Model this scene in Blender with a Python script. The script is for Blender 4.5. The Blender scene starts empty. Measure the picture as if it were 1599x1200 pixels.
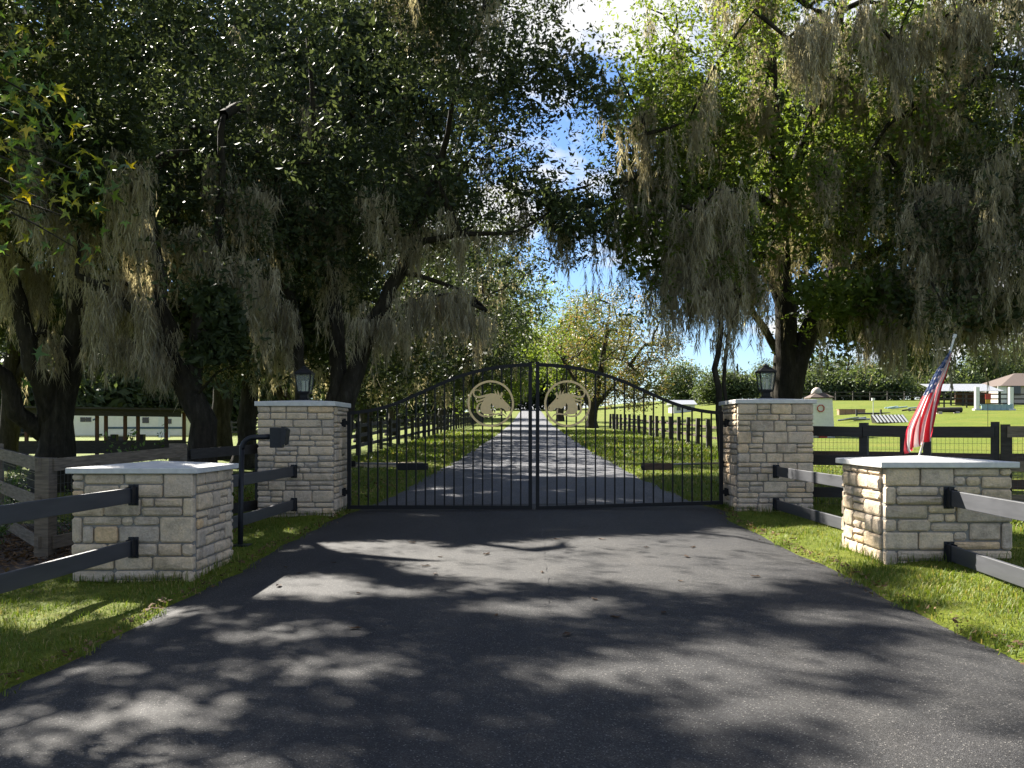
import bpy, math, random
import numpy as np
from mathutils import Vector, Matrix
from mathutils.geometry import tessellate_polygon

C = bpy.context.scene
COL = C.collection
R = math.radians

# ------------------------------------------------------------------ camera, sky, sun, exposure
CAMZ, FPX, VX, HY = 1.5, 1430.0, 829.0, 672.0          # eye height, focal length in photo pixels, vanishing point
cd = bpy.data.cameras.new('camera'); cam = bpy.data.objects.new('camera', cd); COL.objects.link(cam)
cam.location = (0, 0, CAMZ); cam.rotation_euler = (R(90), 0, 0)
cd.sensor_width = 36; cd.lens = 36 * FPX / 1599
cd.shift_x = (800 - VX) / 1599; cd.shift_y = (HY - 600) / 1599
cd.clip_start = 0.1; cd.clip_end = 3000
C.camera = cam

SUN = Vector((-0.80, 1.0, 1.0)).normalized()            # towards the sun
SUN_EL = math.asin(SUN.z); SUN_AZ = math.atan2(SUN.x, SUN.y)
SUNS, SKYS, EXPO = 5.0, 0.050, 2.25
w = bpy.data.worlds.new('World'); C.world = w; w.use_nodes = True
nt = w.node_tree; N = nt.nodes; L = nt.links
bg = N['Background']; bg.inputs['Strength'].default_value = SKYS
sky = N.new('ShaderNodeTexSky'); sky.sky_type = 'NISHITA'; sky.sun_disc = False
sky.sun_elevation = SUN_EL; sky.sun_rotation = SUN_AZ
sky.air_density = 1.0; sky.dust_density = 0.25; sky.ozone_density = 1.0
tc = N.new('ShaderNodeTexCoord')
mp = N.new('ShaderNodeMapping'); mp.inputs['Scale'].default_value = (1, 1, 2.2); mp.inputs['Location'].default_value = (0.35, 0.0, 0.1)
no = N.new('ShaderNodeTexNoise'); no.inputs['Scale'].default_value = 4.2; no.inputs['Detail'].default_value = 9; no.inputs['Roughness'].default_value = 0.58
cr = N.new('ShaderNodeValToRGB'); cr.color_ramp.elements[0].position = 0.49; cr.color_ramp.elements[1].position = 0.57
mx = N.new('ShaderNodeMix'); mx.data_type = 'RGBA'
L.new(tc.outputs['Generated'], mp.inputs['Vector']); L.new(mp.outputs['Vector'], no.inputs['Vector'])
L.new(no.outputs['Fac'], cr.inputs['Fac']); L.new(cr.outputs['Color'], mx.inputs[0])
deep = N.new('ShaderNodeMix'); deep.data_type = 'RGBA'; deep.blend_type = 'MULTIPLY'; deep.inputs[0].default_value = 1
deep.inputs[7].default_value = (.47, .58, .76, 1); L.new(sky.outputs['Color'], deep.inputs[6]); L.new(deep.outputs[2], mx.inputs[6]); mx.inputs[7].default_value = (4.6, 4.6, 4.65, 1)
L.new(mx.outputs[2], bg.inputs['Color'])

sd = bpy.data.lights.new('sun', 'SUN'); sd.energy = SUNS; sd.angle = R(0.53); sd.color = (1.0, 0.94, 0.84)
so = bpy.data.objects.new('sun', sd); COL.objects.link(so); so.location = (-20, 25, 30)
so.rotation_euler = (-SUN).to_track_quat('-Z', 'Y').to_euler()

C.view_settings.view_transform = 'Standard'; C.view_settings.look = 'None'
C.view_settings.gamma = 1.0; C.view_settings.use_curve_mapping = False
C.view_settings.exposure = EXPO
C.render.engine = 'CYCLES'
C.cycles.max_bounces = 8; C.cycles.diffuse_bounces = 4; C.cycles.glossy_bounces = 2
C.cycles.transmission_bounces = 4; C.cycles.transparent_max_bounces = 6
C.cycles.caustics_reflective = False; C.cycles.caustics_refractive = False

# ------------------------------------------------------------------ helpers
rnd = random.Random(7)
def at(px, py, Y):
    return Vector(((px - VX) / FPX * Y, Y, CAMZ + (HY - py) / FPX * Y))
def sstep(t):
    t = np.clip(t, 0, 1); return t * t * (3 - 2 * t)
_ky = np.array([-60, -30, 0, 9, 15, 30, 60, 108, 200, 300, 600, 1500.])
_kz = np.array([-.10, -.06, 0, .10, .18, .50, 1.25, 2.40, 5.8, 8.5, 12, 15.])
def zc(y):
    y = np.asarray(y, float); acc = 0
    for d in (-3, -1.5, 0, 1.5, 3): acc = acc + np.interp(y + d * np.clip(np.abs(y) / 25, .4, 4), _ky, _kz)
    return acc / 5
def gz(x, y):
    x = np.asarray(x, float); y = np.asarray(y, float)
    k = np.interp(y, [0, 9, 15, 25], [.03, .032, .010, 0])
    z = zc(y) + k * np.clip(x, -5, 5)
    z = z + sstep((x - 10) / 30) * .023 * np.clip(y - 15, 0, 105)
    z = z - sstep((-x - 8) / 12) * .011 * np.clip(y - 15, 0, 70)
    return z
def g(x, y): return float(gz(x, y))
def gp(px, py):                                            # where the sight line to a photo pixel meets the ground
    best = 400
    for Y in np.arange(4, 400, .1):
        if at(px, py, Y).z <= g((px - VX) / FPX * Y, Y): best = Y; break
    return Vector(((px - VX) / FPX * best, best, g((px - VX) / FPX * best, best)))

def tag(o, label=None, cat=None, group=None, kind=None):
    if label: o['label'] = label
    if cat: o['category'] = cat
    if group: o['group'] = group
    if kind: o['kind'] = kind
    return o
def thing(name, label, cat, loc, group=None):
    o = bpy.data.objects.new(name, None); COL.objects.link(o); o.empty_display_size = .2
    o.location = loc
    return tag(o, label, cat, group)

class MB:
    """collects shapes and links them as ONE mesh object"""
    def __init__(s): s.v = []; s.f = []
    def add(s, v, f):
        b = len(s.v); s.v += [tuple(p) for p in v]; s.f += [tuple(i + b for i in q) for q in f]; return s
    def box(s, c, size, m=None):
        x, y, z = size[0] / 2, size[1] / 2, size[2] / 2
        v = [Vector((i * x, j * y, k * z)) for i in (-1, 1) for j in (-1, 1) for k in (-1, 1)]
        if m is not None: v = [m @ p for p in v]
        c = Vector(c)
        return s.add([p + c for p in v], [(0, 1, 3, 2), (4, 6, 7, 5), (0, 4, 5, 1), (2, 3, 7, 6), (0, 2, 6, 4), (1, 5, 7, 3)])
    def beam(s, a, b, wd, ht, up=Vector((0, 0, 1))):
        a = Vector(a); b = Vector(b); d = (b - a).normalized()
        sx = d.cross(up).normalized(); u = sx.cross(d).normalized()
        v = [p + sx * i * wd / 2 + u * j * ht / 2 for p in (a, b) for i in (-1, 1) for j in (-1, 1)]
        return s.add(v, [(0, 1, 3, 2), (4, 6, 7, 5), (0, 4, 5, 1), (2, 3, 7, 6), (0, 2, 6, 4), (1, 5, 7, 3)])
    def tube(s, pts, rad, n=8, jit=0, rg=None, cap=True):
        pts = [Vector(p) for p in pts]
        if not hasattr(rad, '__len__'): rad = [rad] * len(pts)
        v = []; f = []
        ref = Vector((0.31, 0.17, 0.93)).normalized()
        pu = None
        for i, p in enumerate(pts):
            d = (pts[min(i + 1, len(pts) - 1)] - pts[max(i - 1, 0)])
            if d.length < 1e-6: d = Vector((0, 0, 1))
            d.normalize()
            if pu is None:
                q = ref if abs(d.dot(ref)) < .9 else Vector((1, 0, 0))
                pu = (q - d * q.dot(d)).normalized()
            else:
                pu = (pu - d * pu.dot(d)).normalized()
            pv = d.cross(pu)
            for k in range(n):
                a = 2 * math.pi * k / n
                r = rad[i] * (1 + (rg.uniform(-jit, jit) if jit else 0))
                v.append(p + (pu * math.cos(a) + pv * math.sin(a)) * r)
        for i in range(len(pts) - 1):
            for k in range(n):
                k2 = (k + 1) % n
                f.append((i * n + k, i * n + k2, (i + 1) * n + k2, (i + 1) * n + k))
        if cap:
            f.append(tuple(reversed(range(n)))); f.append(tuple(range((len(pts) - 1) * n, len(pts) * n)))
        return s.add(v, f)
    def frust(s, c, prof, n=4, rot=math.pi / 4):             # square / n-gon lathe: prof = [(radius, z), ...]
        c = Vector(c); v = []; f = []
        for r, z in prof:
            for k in range(n):
                a = rot + 2 * math.pi * k / n
                v.append(c + Vector((r * math.cos(a), r * math.sin(a), z)))
        for i in range(len(prof) - 1):
            for k in range(n):
                k2 = (k + 1) % n
                f.append((i * n + k, i * n + k2, (i + 1) * n + k2, (i + 1) * n + k))
        f.append(tuple(reversed(range(n)))); f.append(tuple(range((len(prof) - 1) * n, len(prof) * n)))
        return s.add(v, f)
    def build(s, name, mat, parent=None, smooth=False, bevel=0):
        off = parent_world(parent) if parent else Vector((0, 0, 0))
        me = bpy.data.meshes.new(name)
        me.from_pydata([tuple(Vector(p) - off) for p in s.v], [], s.f); me.validate(); me.update()
        if smooth: me.shade_smooth()
        me.materials.append(mat)
        o = bpy.data.objects.new(name, me); COL.objects.link(o)
        if parent: o.parent = parent
        if bevel:
            b = o.modifiers.new('bevel', 'BEVEL'); b.width = bevel; b.segments = 2; b.limit_method = 'ANGLE'
        return o
def parent_world(o):
    p = Vector((0, 0, 0))
    while o: p = p + o.location; o = o.parent
    return p
def copy_thing(o, loc, rotz=0, scale=1, label=None):
    c = o.copy(); COL.objects.link(c); c.location = loc; c.rotation_euler = (0, 0, rotz)
    c.scale = scale if hasattr(scale, '__len__') else (scale,) * 3
    if label: c['label'] = label
    for ch in list(o.children):
        k = ch.copy(); COL.objects.link(k); k.parent = c
        for gch in list(ch.children):
            q = gch.copy(); COL.objects.link(q); q.parent = k
    return c

# ------------------------------------------------------------------ materials
def mat(name):
    m = bpy.data.materials.new(name); m.use_nodes = True
    return m, m.node_tree.nodes, m.node_tree.links, m.node_tree.nodes['Principled BSDF']
def noise(N, L, scale, detail=4, rough=.55, co='Object', vec=None):
    t = N.new('ShaderNodeTexCoord'); n = N.new('ShaderNodeTexNoise')
    n.inputs['Scale'].default_value = scale; n.inputs['Detail'].default_value = detail; n.inputs['Roughness'].default_value = rough
    src = t.outputs[co]
    if vec:
        mpp = N.new('ShaderNodeMapping'); mpp.inputs['Scale'].default_value = vec; L.new(src, mpp.inputs['Vector']); src = mpp.outputs['Vector']
    L.new(src, n.inputs['Vector']); return n
def ramp(N, L, src, stops):
    c = N.new('ShaderNodeValToRGB'); e = c.color_ramp.elements
    e[0].position, e[0].color = stops[0][0], (*stops[0][1], 1)
    e[1].position, e[1].color = stops[-1][0], (*stops[-1][1], 1)
    for p, col in stops[1:-1]:
        q = e.new(p); q.color = (*col, 1)
    L.new(src, c.inputs['Fac']); return c
def mixc(N, L, fac, a, b, mode='MIX'):
    m = N.new('ShaderNodeMix'); m.data_type = 'RGBA'; m.blend_type = mode
    for s, v in ((0, fac), (6, a), (7, b)):
        if hasattr(v, 'links'): L.new(v, m.inputs[s])
        elif hasattr(v, '__len__'): m.inputs[s].default_value = (*v, 1)
        else: m.inputs[s].default_value = v
    return m.outputs[2]
def bump(N, L, bs, h, strength=.4, dist=.01):
    b = N.new('ShaderNodeBump'); b.inputs['Strength'].default_value = strength; b.inputs['Distance'].default_value = dist
    L.new(h, b.inputs['Height']); L.new(b.outputs['Normal'], bs.inputs['Normal'])
def plain(name, a, b=None, rough=.6, scale=8, metal=0, bmp=0, vec=None, spec=.5, detail=5):
    m, N, L, bs = mat(name); b = b or tuple(c * .75 for c in a)
    n = noise(N, L, scale, detail, vec=vec)
    c = ramp(N, L, n.outputs['Fac'], [(.3, b), (.7, a)])
    L.new(c.outputs['Color'], bs.inputs['Base Color'])
    bs.inputs['Roughness'].default_value = rough; bs.inputs['Metallic'].default_value = metal
    bs.inputs['Specular IOR Level'].default_value = spec
    if bmp: bump(N, L, bs, n.outputs['Fac'], bmp, .01)
    return m

def asphalt_mat(name, dark, light, chip):
    m, N, L, bs = mat(name)
    t = N.new('ShaderNodeTexCoord')
    big = noise(N, L, .7, 5, .6)
    v = N.new('ShaderNodeTexVoronoi'); v.inputs['Scale'].default_value = 165; L.new(t.outputs['Object'], v.inputs['Vector'])
    sep = N.new('ShaderNodeSeparateColor'); L.new(v.outputs['Color'], sep.inputs['Color'])
    fine = noise(N, L, 240, 3, .6)
    base = ramp(N, L, big.outputs['Fac'], [(.32, dark), (.7, light)])
    mott = ramp(N, L, fine.outputs['Fac'], [(.3, (.55,) * 3), (.7, (1.4,) * 3)])
    c1 = mixc(N, L, 1.0, base.outputs['Color'], mott.outputs['Color'], 'MULTIPLY')
    cell = ramp(N, L, sep.outputs['Red'], [(0, (.45,) * 3), (.72, (1.0,) * 3), (.93, (1.5,) * 3), (1, (2.0,) * 3)])
    c2 = mixc(N, L, 1.0, c1, cell.outputs['Color'], 'MULTIPLY')
    chipm = ramp(N, L, sep.outputs['Green'], [(.968, (0, 0, 0)), (.98, (1, 1, 1))])
    wear = noise(N, L, .9, 7, .62, vec=(1.6, .35, 1)); wr = ramp(N, L, wear.outputs['Fac'], [(.30, (.74, .75, .78)), (.5, (1, 1, 1)), (.7, (1.22, 1.19, 1.14))])
    c2 = mixc(N, L, 1.0, c2, wr.outputs['Color'], 'MULTIPLY')
    spot = noise(N, L, 2.3, 3, .5); sr = ramp(N, L, spot.outputs['Fac'], [(.68, (1, 1, 1)), (.76, (.62, .60, .58))])
    c2 = mixc(N, L, 1.0, c2, sr.outputs['Color'], 'MULTIPLY')
    c3 = mixc(N, L, chipm.outputs['Color'], c2, chip)
    L.new(c3, bs.inputs['Base Color'])
    bs.inputs['Roughness'].default_value = .78; bs.inputs['Specular IOR Level'].default_value = .22
    bump(N, L, bs, v.outputs['Distance'], .55, .006)
    return m
M = {}
M['asphalt'] = asphalt_mat('asphalt', (.027, .027, .0285), (.042, .041, .040), (.15, .142, .13))
M['asphalt_old'] = asphalt_mat('asphalt_old', (.075, .078, .090), (.105, .107, .118), (.25, .25, .25))

def grass_ground():
    m, N, L, bs = mat('grass_ground')
    a = noise(N, L, .35, 6, .6); b = noise(N, L, 9, 5, .7); c = noise(N, L, 45, 4, .7)
    ca = ramp(N, L, a.outputs['Fac'], [(.3, (.08, .115, .013)), (.5, (.108, .138, .016)), (.72, (.14, .148, .026))])
    cb = ramp(N, L, b.outputs['Fac'], [(.3, (.6, .62, .6)), (.65, (1.15, 1.12, 1.0))])
    cc = ramp(N, L, c.outputs['Fac'], [(.3, (.6, .65, .6)), (.7, (1.3, 1.25, 1.2))])
    o = mixc(N, L, 1.0, ca.outputs['Color'], cb.outputs['Color'], 'MULTIPLY')
    o = mixc(N, L, 1.0, o, cc.outputs['Color'], 'MULTIPLY')
    L.new(o, bs.inputs['Base Color']); bs.inputs['Roughness'].default_value = .9; bs.inputs['Specular IOR Level'].default_value = .1
    bump(N, L, bs, c.outputs['Fac'], .8, .03)
    return m
M['grass_ground'] = grass_ground()

def leaf_mat(name, stops, trans=.35, rough=.42, spec=.5, tcol=1.3, tb=.55):
    m, N, L, bs = mat(name)
    at_ = N.new('ShaderNodeAttribute'); at_.attribute_name = 'tint'
    c = ramp(N, L, at_.outputs['Fac'], stops)
    L.new(c.outputs['Color'], bs.inputs['Base Color'])
    bs.inputs['Roughness'].default_value = rough; bs.inputs['Specular IOR Level'].default_value = spec
    tr = N.new('ShaderNodeBsdfTranslucent')
    tcc = mixc(N, L, 1.0, c.outputs['Color'], (tcol * 1.15, tcol * 1.1, tcol * tb), 'MULTIPLY')
    L.new(tcc, tr.inputs['Color'])
    ms = N.new('ShaderNodeMixShader'); ms.inputs['Fac'].default_value = trans
    L.new(bs.outputs['BSDF'], ms.inputs[1]); L.new(tr.outputs['BSDF'], ms.inputs[2])
    L.new(ms.outputs['Shader'], N['Material Output'].inputs['Surface'])
    return m
M['oak_leaf'] = leaf_mat('oak_leaf', [(0, (.028, .042, .020)), (.45, (.048, .066, .026)), (.8, (.074, .095, .035)), (1, (.14, .155, .055))], .32, tcol=1.1, tb=.8, rough=.55, spec=.22)
M['oak_leaf_light'] = leaf_mat('oak_leaf_light', [(0, (.05, .078, .02)), (.45, (.10, .145, .028)), (.8, (.145, .19, .036)), (1, (.20, .22, .05))], .50, .55, .25)
M['rust_leaf'] = leaf_mat('rust_leaf', [(0, (.04, .06, .022)), (.25, (.075, .095, .035)), (.5, (.15, .145, .05)), (.72, (.22, .14, .065)), (1, (.32, .23, .15))], .35, .55)
M['far_leaf'] = leaf_mat('far_leaf', [(0, (.045, .065, .035)), (.5, (.075, .105, .045)), (1, (.13, .16, .06))], .35, .6, .3)
M['gum_leaf'] = leaf_mat('gum_leaf', [(0, (.035, .075, .02)), (.45, (.07, .13, .025)), (.7, (.20, .21, .025)), (1, (.42, .33, .02))], .5, .45)
M['moss'] = leaf_mat('moss', [(0, (.20, .18, .125)), (.5, (.37, .335, .245)), (1, (.55, .50, .385))], .42, .9, .1, 1.0, .75)
M['blade'] = leaf_mat('blade', [(0, (.06, .115, .012)), (.55, (.112, .158, .022)), (.85, (.165, .19, .034)), (1, (.30, .25, .10))], .35, .6, .25, 1.1)
M['litter'] = leaf_mat('litter', [(0, (.05, .03, .018)), (.5, (.12, .07, .035)), (1, (.22, .14, .08))], .15, .8, .2)
M['shrub'] = leaf_mat('shrub', [(0, (.03, .06, .015)), (.6, (.07, .13, .025)), (.92, (.13, .19, .03)), (1, (.35, .16, .08))], .35, .45)

def bark():
    m, N, L, bs = mat('bark')
    n = noise(N, L, 9, 8, .7, vec=(1, 1, .28)); n2 = noise(N, L, 1.6, 4)
    c = ramp(N, L, n.outputs['Fac'], [(.3, (.012, .010, .008)), (.55, (.034, .029, .023)), (.75, (.075, .067, .055))])
    c2 = ramp(N, L, n2.outputs['Fac'], [(.4, (1, 1, 1)), (.75, (1.25, 1.3, 1.05))])
    L.new(mixc(N, L, 1.0, c.outputs['Color'], c2.outputs['Color'], 'MULTIPLY'), bs.inputs['Base Color'])
    bs.inputs['Roughness'].default_value = .95; bs.inputs['Specular IOR Level'].default_value = .15
    bump(N, L, bs, n.outputs['Fac'], 1.0, .05); return m
M['bark'] = bark()

def stone():
    m, N, L, bs = mat('stone')
    oi = N.new('ShaderNodeObjectInfo')
    base = ramp(N, L, oi.outputs['Random'], [(0, (.58, .46, .335)), (.2, (.44, .37, .295)), (.4, (.62, .49, .345)), (.6, (.52, .43, .34)), (.8, (.63, .49, .33)), (.93, (.57, .47, .355)), (1, (.64, .45, .26))])
    geo = N.new('ShaderNodeNewGeometry')
    n = N.new('ShaderNodeTexNoise'); n.inputs['Scale'].default_value = 11; n.inputs['Detail'].default_value = 8; n.inputs['Roughness'].default_value = .65
    L.new(geo.outputs['Position'], n.inputs['Vector'])
    n2 = N.new('ShaderNodeTexNoise'); n2.inputs['Scale'].default_value = 55; n2.inputs['Detail'].default_value = 5; L.new(geo.outputs['Position'], n2.inputs['Vector'])
    c = ramp(N, L, n.outputs['Fac'], [(.28, (.74, .74, .75)), (.5, (1, 1, 1)), (.72, (1.16, 1.12, 1.04))])
    c2 = ramp(N, L, n2.outputs['Fac'], [(.3, (.86,) * 3), (.7, (1.1,) * 3)])
    o = mixc(N, L, 1.0, base.outputs['Color'], c.outputs['Color'], 'MULTIPLY')
    o = mixc(N, L, 1.0, o, c2.outputs['Color'], 'MULTIPLY')
    n3 = N.new('ShaderNodeTexNoise'); n3.inputs['Scale'].default_value = 3.2; n3.inputs['Detail'].default_value = 7; n3.inputs['Roughness'].default_value = .7; L.new(geo.outputs['Position'], n3.inputs['Vector'])
    c3 = ramp(N, L, n3.outputs['Fac'], [(.33, (.66, .66, .64)), (.5, (1, 1, 1)), (.68, (1.06, 1.03, .97))])
    o = mixc(N, L, 1.0, o, c3.outputs['Color'], 'MULTIPLY')
    L.new(o, bs.inputs['Base Color']); bs.inputs['Roughness'].default_value = .9; bs.inputs['Specular IOR Level'].default_value = .2
    ad = N.new('ShaderNodeMath'); ad.operation = 'ADD'; L.new(n.outputs['Fac'], ad.inputs[0])
    mu = N.new('ShaderNodeMath'); mu.operation = 'MULTIPLY'; mu.inputs[1].default_value = .3; L.new(n2.outputs['Fac'], mu.inputs[0]); L.new(mu.outputs[0], ad.inputs[1])
    bump(N, L, bs, ad.outputs[0], .75, .02); return m
M['stone'] = stone()
M['mortar'] = plain('mortar', (.27, .255, .225), (.20, .19, .17), .95, 30, bmp=.4)
M['capstone'] = plain('capstone', (.62, .61, .58), (.50, .49, .47), .85, 14, bmp=.15)
M['black_paint'] = plain('black_paint', (.014, .016, .021), (.009, .010, .014), .5, 25, vec=(1, .2, 1), spec=.35)
M['rail_paint'] = plain('rail_paint', (.048, .050, .058), (.026, .028, .034), .55, 14, vec=(.6, .12, 1), bmp=.12, detail=8, spec=.7)
M['iron'] = plain('iron', (.010, .010, .011), (.006, .006, .007), .55, 30, spec=.25)
M['gold'] = plain('gold', (.80, .58, .29), (.74, .53, .26), .45, 20, spec=.3)
M['board_black'] = plain('board_black', (.030, .028, .027), (.014, .013, .012), .65, 6, vec=(1, 1, 6), bmp=.25, detail=8)
M['board_grey'] = plain('board_grey', (.21, .17, .125), (.085, .068, .05), .9, 5, vec=(1, 1, 9), bmp=.4, detail=9)
M['board_brown'] = plain('board_brown', (.13, .085, .055), (.05, .034, .024), .9, 5, vec=(1, 1, 7), bmp=.4, detail=9)
M['board_dark'] = plain('board_dark', (.05, .044, .036), (.022, .019, .016), .85, 6, vec=(1, 1, 5), bmp=.3, detail=8)
M['shed_wood'] = plain('shed_wood', (.13, .055, .028), (.07, .03, .018), .8, 9, vec=(1, 1, .3), bmp=.2)
M['shed_roof'] = plain('shed_roof', (.045, .04, .037), (.025, .023, .022), .85, 7, bmp=.1)
M['wire'] = plain('wire', (.10, .10, .095), (.06, .06, .058), .5, 20, metal=.4)
M['white'] = plain('white', (.72, .72, .69), (.62, .62, .60), .5, 6)
M['siding'] = plain('siding', (.70, .70, .67), (.62, .62, .59), .6, 7)
M['trailer'] = plain('trailer', (.80, .76, .69), (.72, .68, .61), .4, 3)
M['trailer_blue'] = plain('trailer_blue', (.06, .11, .16), (.045, .08, .12), .4, 8)
M['window'] = plain('window', (.015, .017, .02), (.01, .011, .013), .12, 8)
M['metal_roof'] = plain('metal_roof', (.34, .35, .36), (.27, .28, .29), .4, 5, metal=.3)
M['shingle'] = plain('shingle', (.10, .07, .055), (.065, .045, .036), .9, 18)
M['beige_wall'] = plain('beige_wall', (.42, .37, .33), (.37, .33, .29), .8, 5)
M['tan'] = plain('tan', (.33, .20, .11), (.26, .155, .085), .7, 8)
M['lightblue'] = plain('lightblue', (.30, .42, .45), (.24, .35, .38), .6, 8)
M['red'] = plain('red', (.42, .035, .02), (.34, .028, .016), .5, 10)
M['yellow'] = plain('yellow', (.55, .33, .03), (.46, .27, .025), .5, 10)
M['log'] = plain('log', (.055, .045, .035), (.03, .025, .02), .9, 9, bmp=.3)
M['steel'] = plain('steel', (.35, .36, .37), (.25, .26, .27), .35, 20, metal=.8)
M['candle'] = plain('candle', (.75, .72, .62), (.68, .65, .55), .5, 10)
M['mulch'] = plain('mulch', (.055, .035, .022), (.025, .016, .011), .95, 22, bmp=.8, detail=8)
M['bin'] = plain('bin', (.03, .05, .07), (.02, .035, .05), .5, 9)
def glass():
    m, N, L, bs = mat('lantern_glass')
    bs.inputs['Base Color'].default_value = (.9, .92, .9, 1); bs.inputs['Roughness'].default_value = .08
    tr = N.new('ShaderNodeBsdfTransparent'); tr.inputs['Color'].default_value = (.93, .95, .93, 1)
    ms = N.new('ShaderNodeMixShader'); ms.inputs['Fac'].default_value = .17
    n = noise(N, L, 60, 2)
    c = ramp(N, L, n.outputs['Fac'], [(.3, (.40, .42, .40)), (.7, (.52, .54, .51))]); L.new(c.outputs['Color'], bs.inputs['Base Color'])
    L.new(tr.outputs[0], ms.inputs[1]); L.new(bs.outputs[0], ms.inputs[2]); L.new(ms.outputs[0], N['Material Output'].inputs['Surface'])
    return m
M['glass'] = glass()

# ------------------------------------------------------------------ ground and drives
def sheet(name, xs, ys, zf, m, kind='structure'):
    X, Y = np.meshgrid(xs, ys); Z = zf(X, Y)
    nx, ny = len(xs), len(ys)
    v = np.stack([X, Y, Z], -1).reshape(-1, 3)
    i = np.arange((nx - 1) * (ny - 1)); r, c = i // (nx - 1), i % (nx - 1)
    a = r * nx + c
    f = np.stack([a, a + 1, a + nx + 1, a + nx], -1)
    me = bpy.data.meshes.new(name); me.from_pydata(v.tolist(), [], f.tolist()); me.shade_smooth(); me.materials.append(m)
    o = bpy.data.objects.new(name, me); COL.objects.link(o); o['kind'] = kind
    return o
GATEY = 15.1
XL, XR = -3.16, 2.93                                        # edges of the apron
def edge_wob(y, ph): return .035 * np.sin(y * 2.1 + ph) + .025 * np.sin(y * 5.3 + ph * 2) + .012 * np.sin(y * 13 + ph)
def drive_edges(y):
    y = np.asarray(y, float)
    t = sstep((y - 14.9) / 2.2); t0 = sstep((y - 12.2) / 3.0)
    ex = .65 * np.exp(-np.clip(y - 16, 0, 500) / 20)
    l = (XL + .10 * t0) * (1 - t) + (-2.2 - ex) * t + edge_wob(y, 0)
    r = (XR + .22 * t0) * (1 - t) + (2.3 + ex) * t + edge_wob(y, 2)
    s = sstep((y - 60) / 150) * 4.0
    return l, r
xs = np.unique(np.concatenate([np.linspace(-700, -60, 22), np.linspace(-60, -12, 30), np.arange(-12, -6, .5), np.arange(-6, 6, .25), np.arange(6, 12.01, .5), np.linspace(12, 90, 45), np.linspace(90, 700, 22)]))
ys = np.unique(np.concatenate([np.linspace(-60, 0, 13), np.arange(0, 16, .25), np.arange(16, 24, .5), np.arange(24, 70, 1), np.arange(70, 260, 4), np.linspace(260, 1400, 20)]))
def zground(X, Y):
    l, r = drive_edges(Y)
    inside = sstep((X - l) / .16) * sstep((r - X) / .16) * (Y < 255)
    h = .012 * np.sin(X * 3.1 + Y * 1.7) + .01 * np.sin(X * 7.3 - Y * 5.1)
    near = (np.abs(X) < 12)
    return gz(X, Y) - .09 * inside + h * (1 - inside) * near
ground = sheet('ground', xs, ys, zground, M['grass_ground'])
def drive(name, y0, y1, m, dy, lift):
    yy = np.arange(y0, y1 + 1e-6, dy); nx = 15; v = []; f = []
    l, r = drive_edges(yy)
    for j, y in enumerate(yy):
        for i in range(nx):
            t = i / (nx - 1); x = l[j] * (1 - t) + r[j] * t
            z = g(x, y) + lift - (.05 if i in (0, nx - 1) else 0)
            v.append((x, y, z))
    for j in range(len(yy) - 1):
        for i in range(nx - 1):
            a = j * nx + i; f.append((a, a + 1, a + nx + 1, a + nx))
    me = bpy.data.meshes.new(name); me.from_pydata(v, [], f); me.shade_smooth(); me.materials.append(m)
    o = bpy.data.objects.new(name, me); COL.objects.link(o); o['kind'] = 'structure'; return o
drive('driveway_apron', -12, GATEY + .9, M['asphalt'], .2, .010)
drive('driveway', GATEY + .9, 250, M['asphalt_old'], .8, .010)
# expansion seam down the middle of the apron
mb = MB()
pts = [(.16 + .012 * math.sin(y * 3.1) + .008 * math.sin(y * 11), y) for y in np.arange(6.8, 14.6, .12)]
for i in range(len(pts) - 1):
    if rnd.random() < .4: continue
    (xa, ya), (xb, yb) = pts[i], pts[i + 1]
    wv = .002 + .002 * rnd.random()
    b = len(mb.v)
    mb.add([(xa - wv, ya, g(xa, ya) + .0145), (xa + wv, ya, g(xa, ya) + .0145), (xb + wv, yb, g(xb, yb) + .0145), (xb - wv, yb, g(xb, yb) + .0145)], [(0, 1, 2, 3)])
tag(mb.build('asphalt_seam', M['iron']), kind='structure')

# ------------------------------------------------------------------ stone pillars
def stone_mesh(wd, ht, th, proud, rg):
    """pillowed block: x along the face, z up, +y... outward is -y; origin at face centre of the block"""
    hw, hh = wd / 2, ht / 2; c = min(.018, .28 * min(wd, ht)) * rg.uniform(.5, 1.3)
    def ring(ins, y, j):
        a, b = hw - ins, hh - ins; cc = min(c, a * .8, b * .8)
        p = [(-a + cc, -b), (a - cc, -b), (a, -b + cc), (a, b - cc), (a - cc, b), (-a + cc, b), (-a, b - cc), (-a, -b + cc)]
        return [(x + rg.uniform(-j, j), y + rg.uniform(-j, j) * .8, z + rg.uniform(-j, j)) for x, z in p]
    e = min(.016, .2 * ht)
    v = ring(0, th, 0) + ring(0, -proud + .012, .0025) + ring(e, -proud, .004) + [(rg.uniform(-.3, .3) * hw, -proud - rg.uniform(.0, .010), rg.uniform(-.3, .3) * hh)]
    f = []
    for k in range(8):
        k2 = (k + 1) % 8
        for r in (0, 8): f.append((r + k, r + k2, r + 8 + k2, r + 8 + k))
        f.append((16 + k, 16 + k2, 24))
    return v, f
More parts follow.
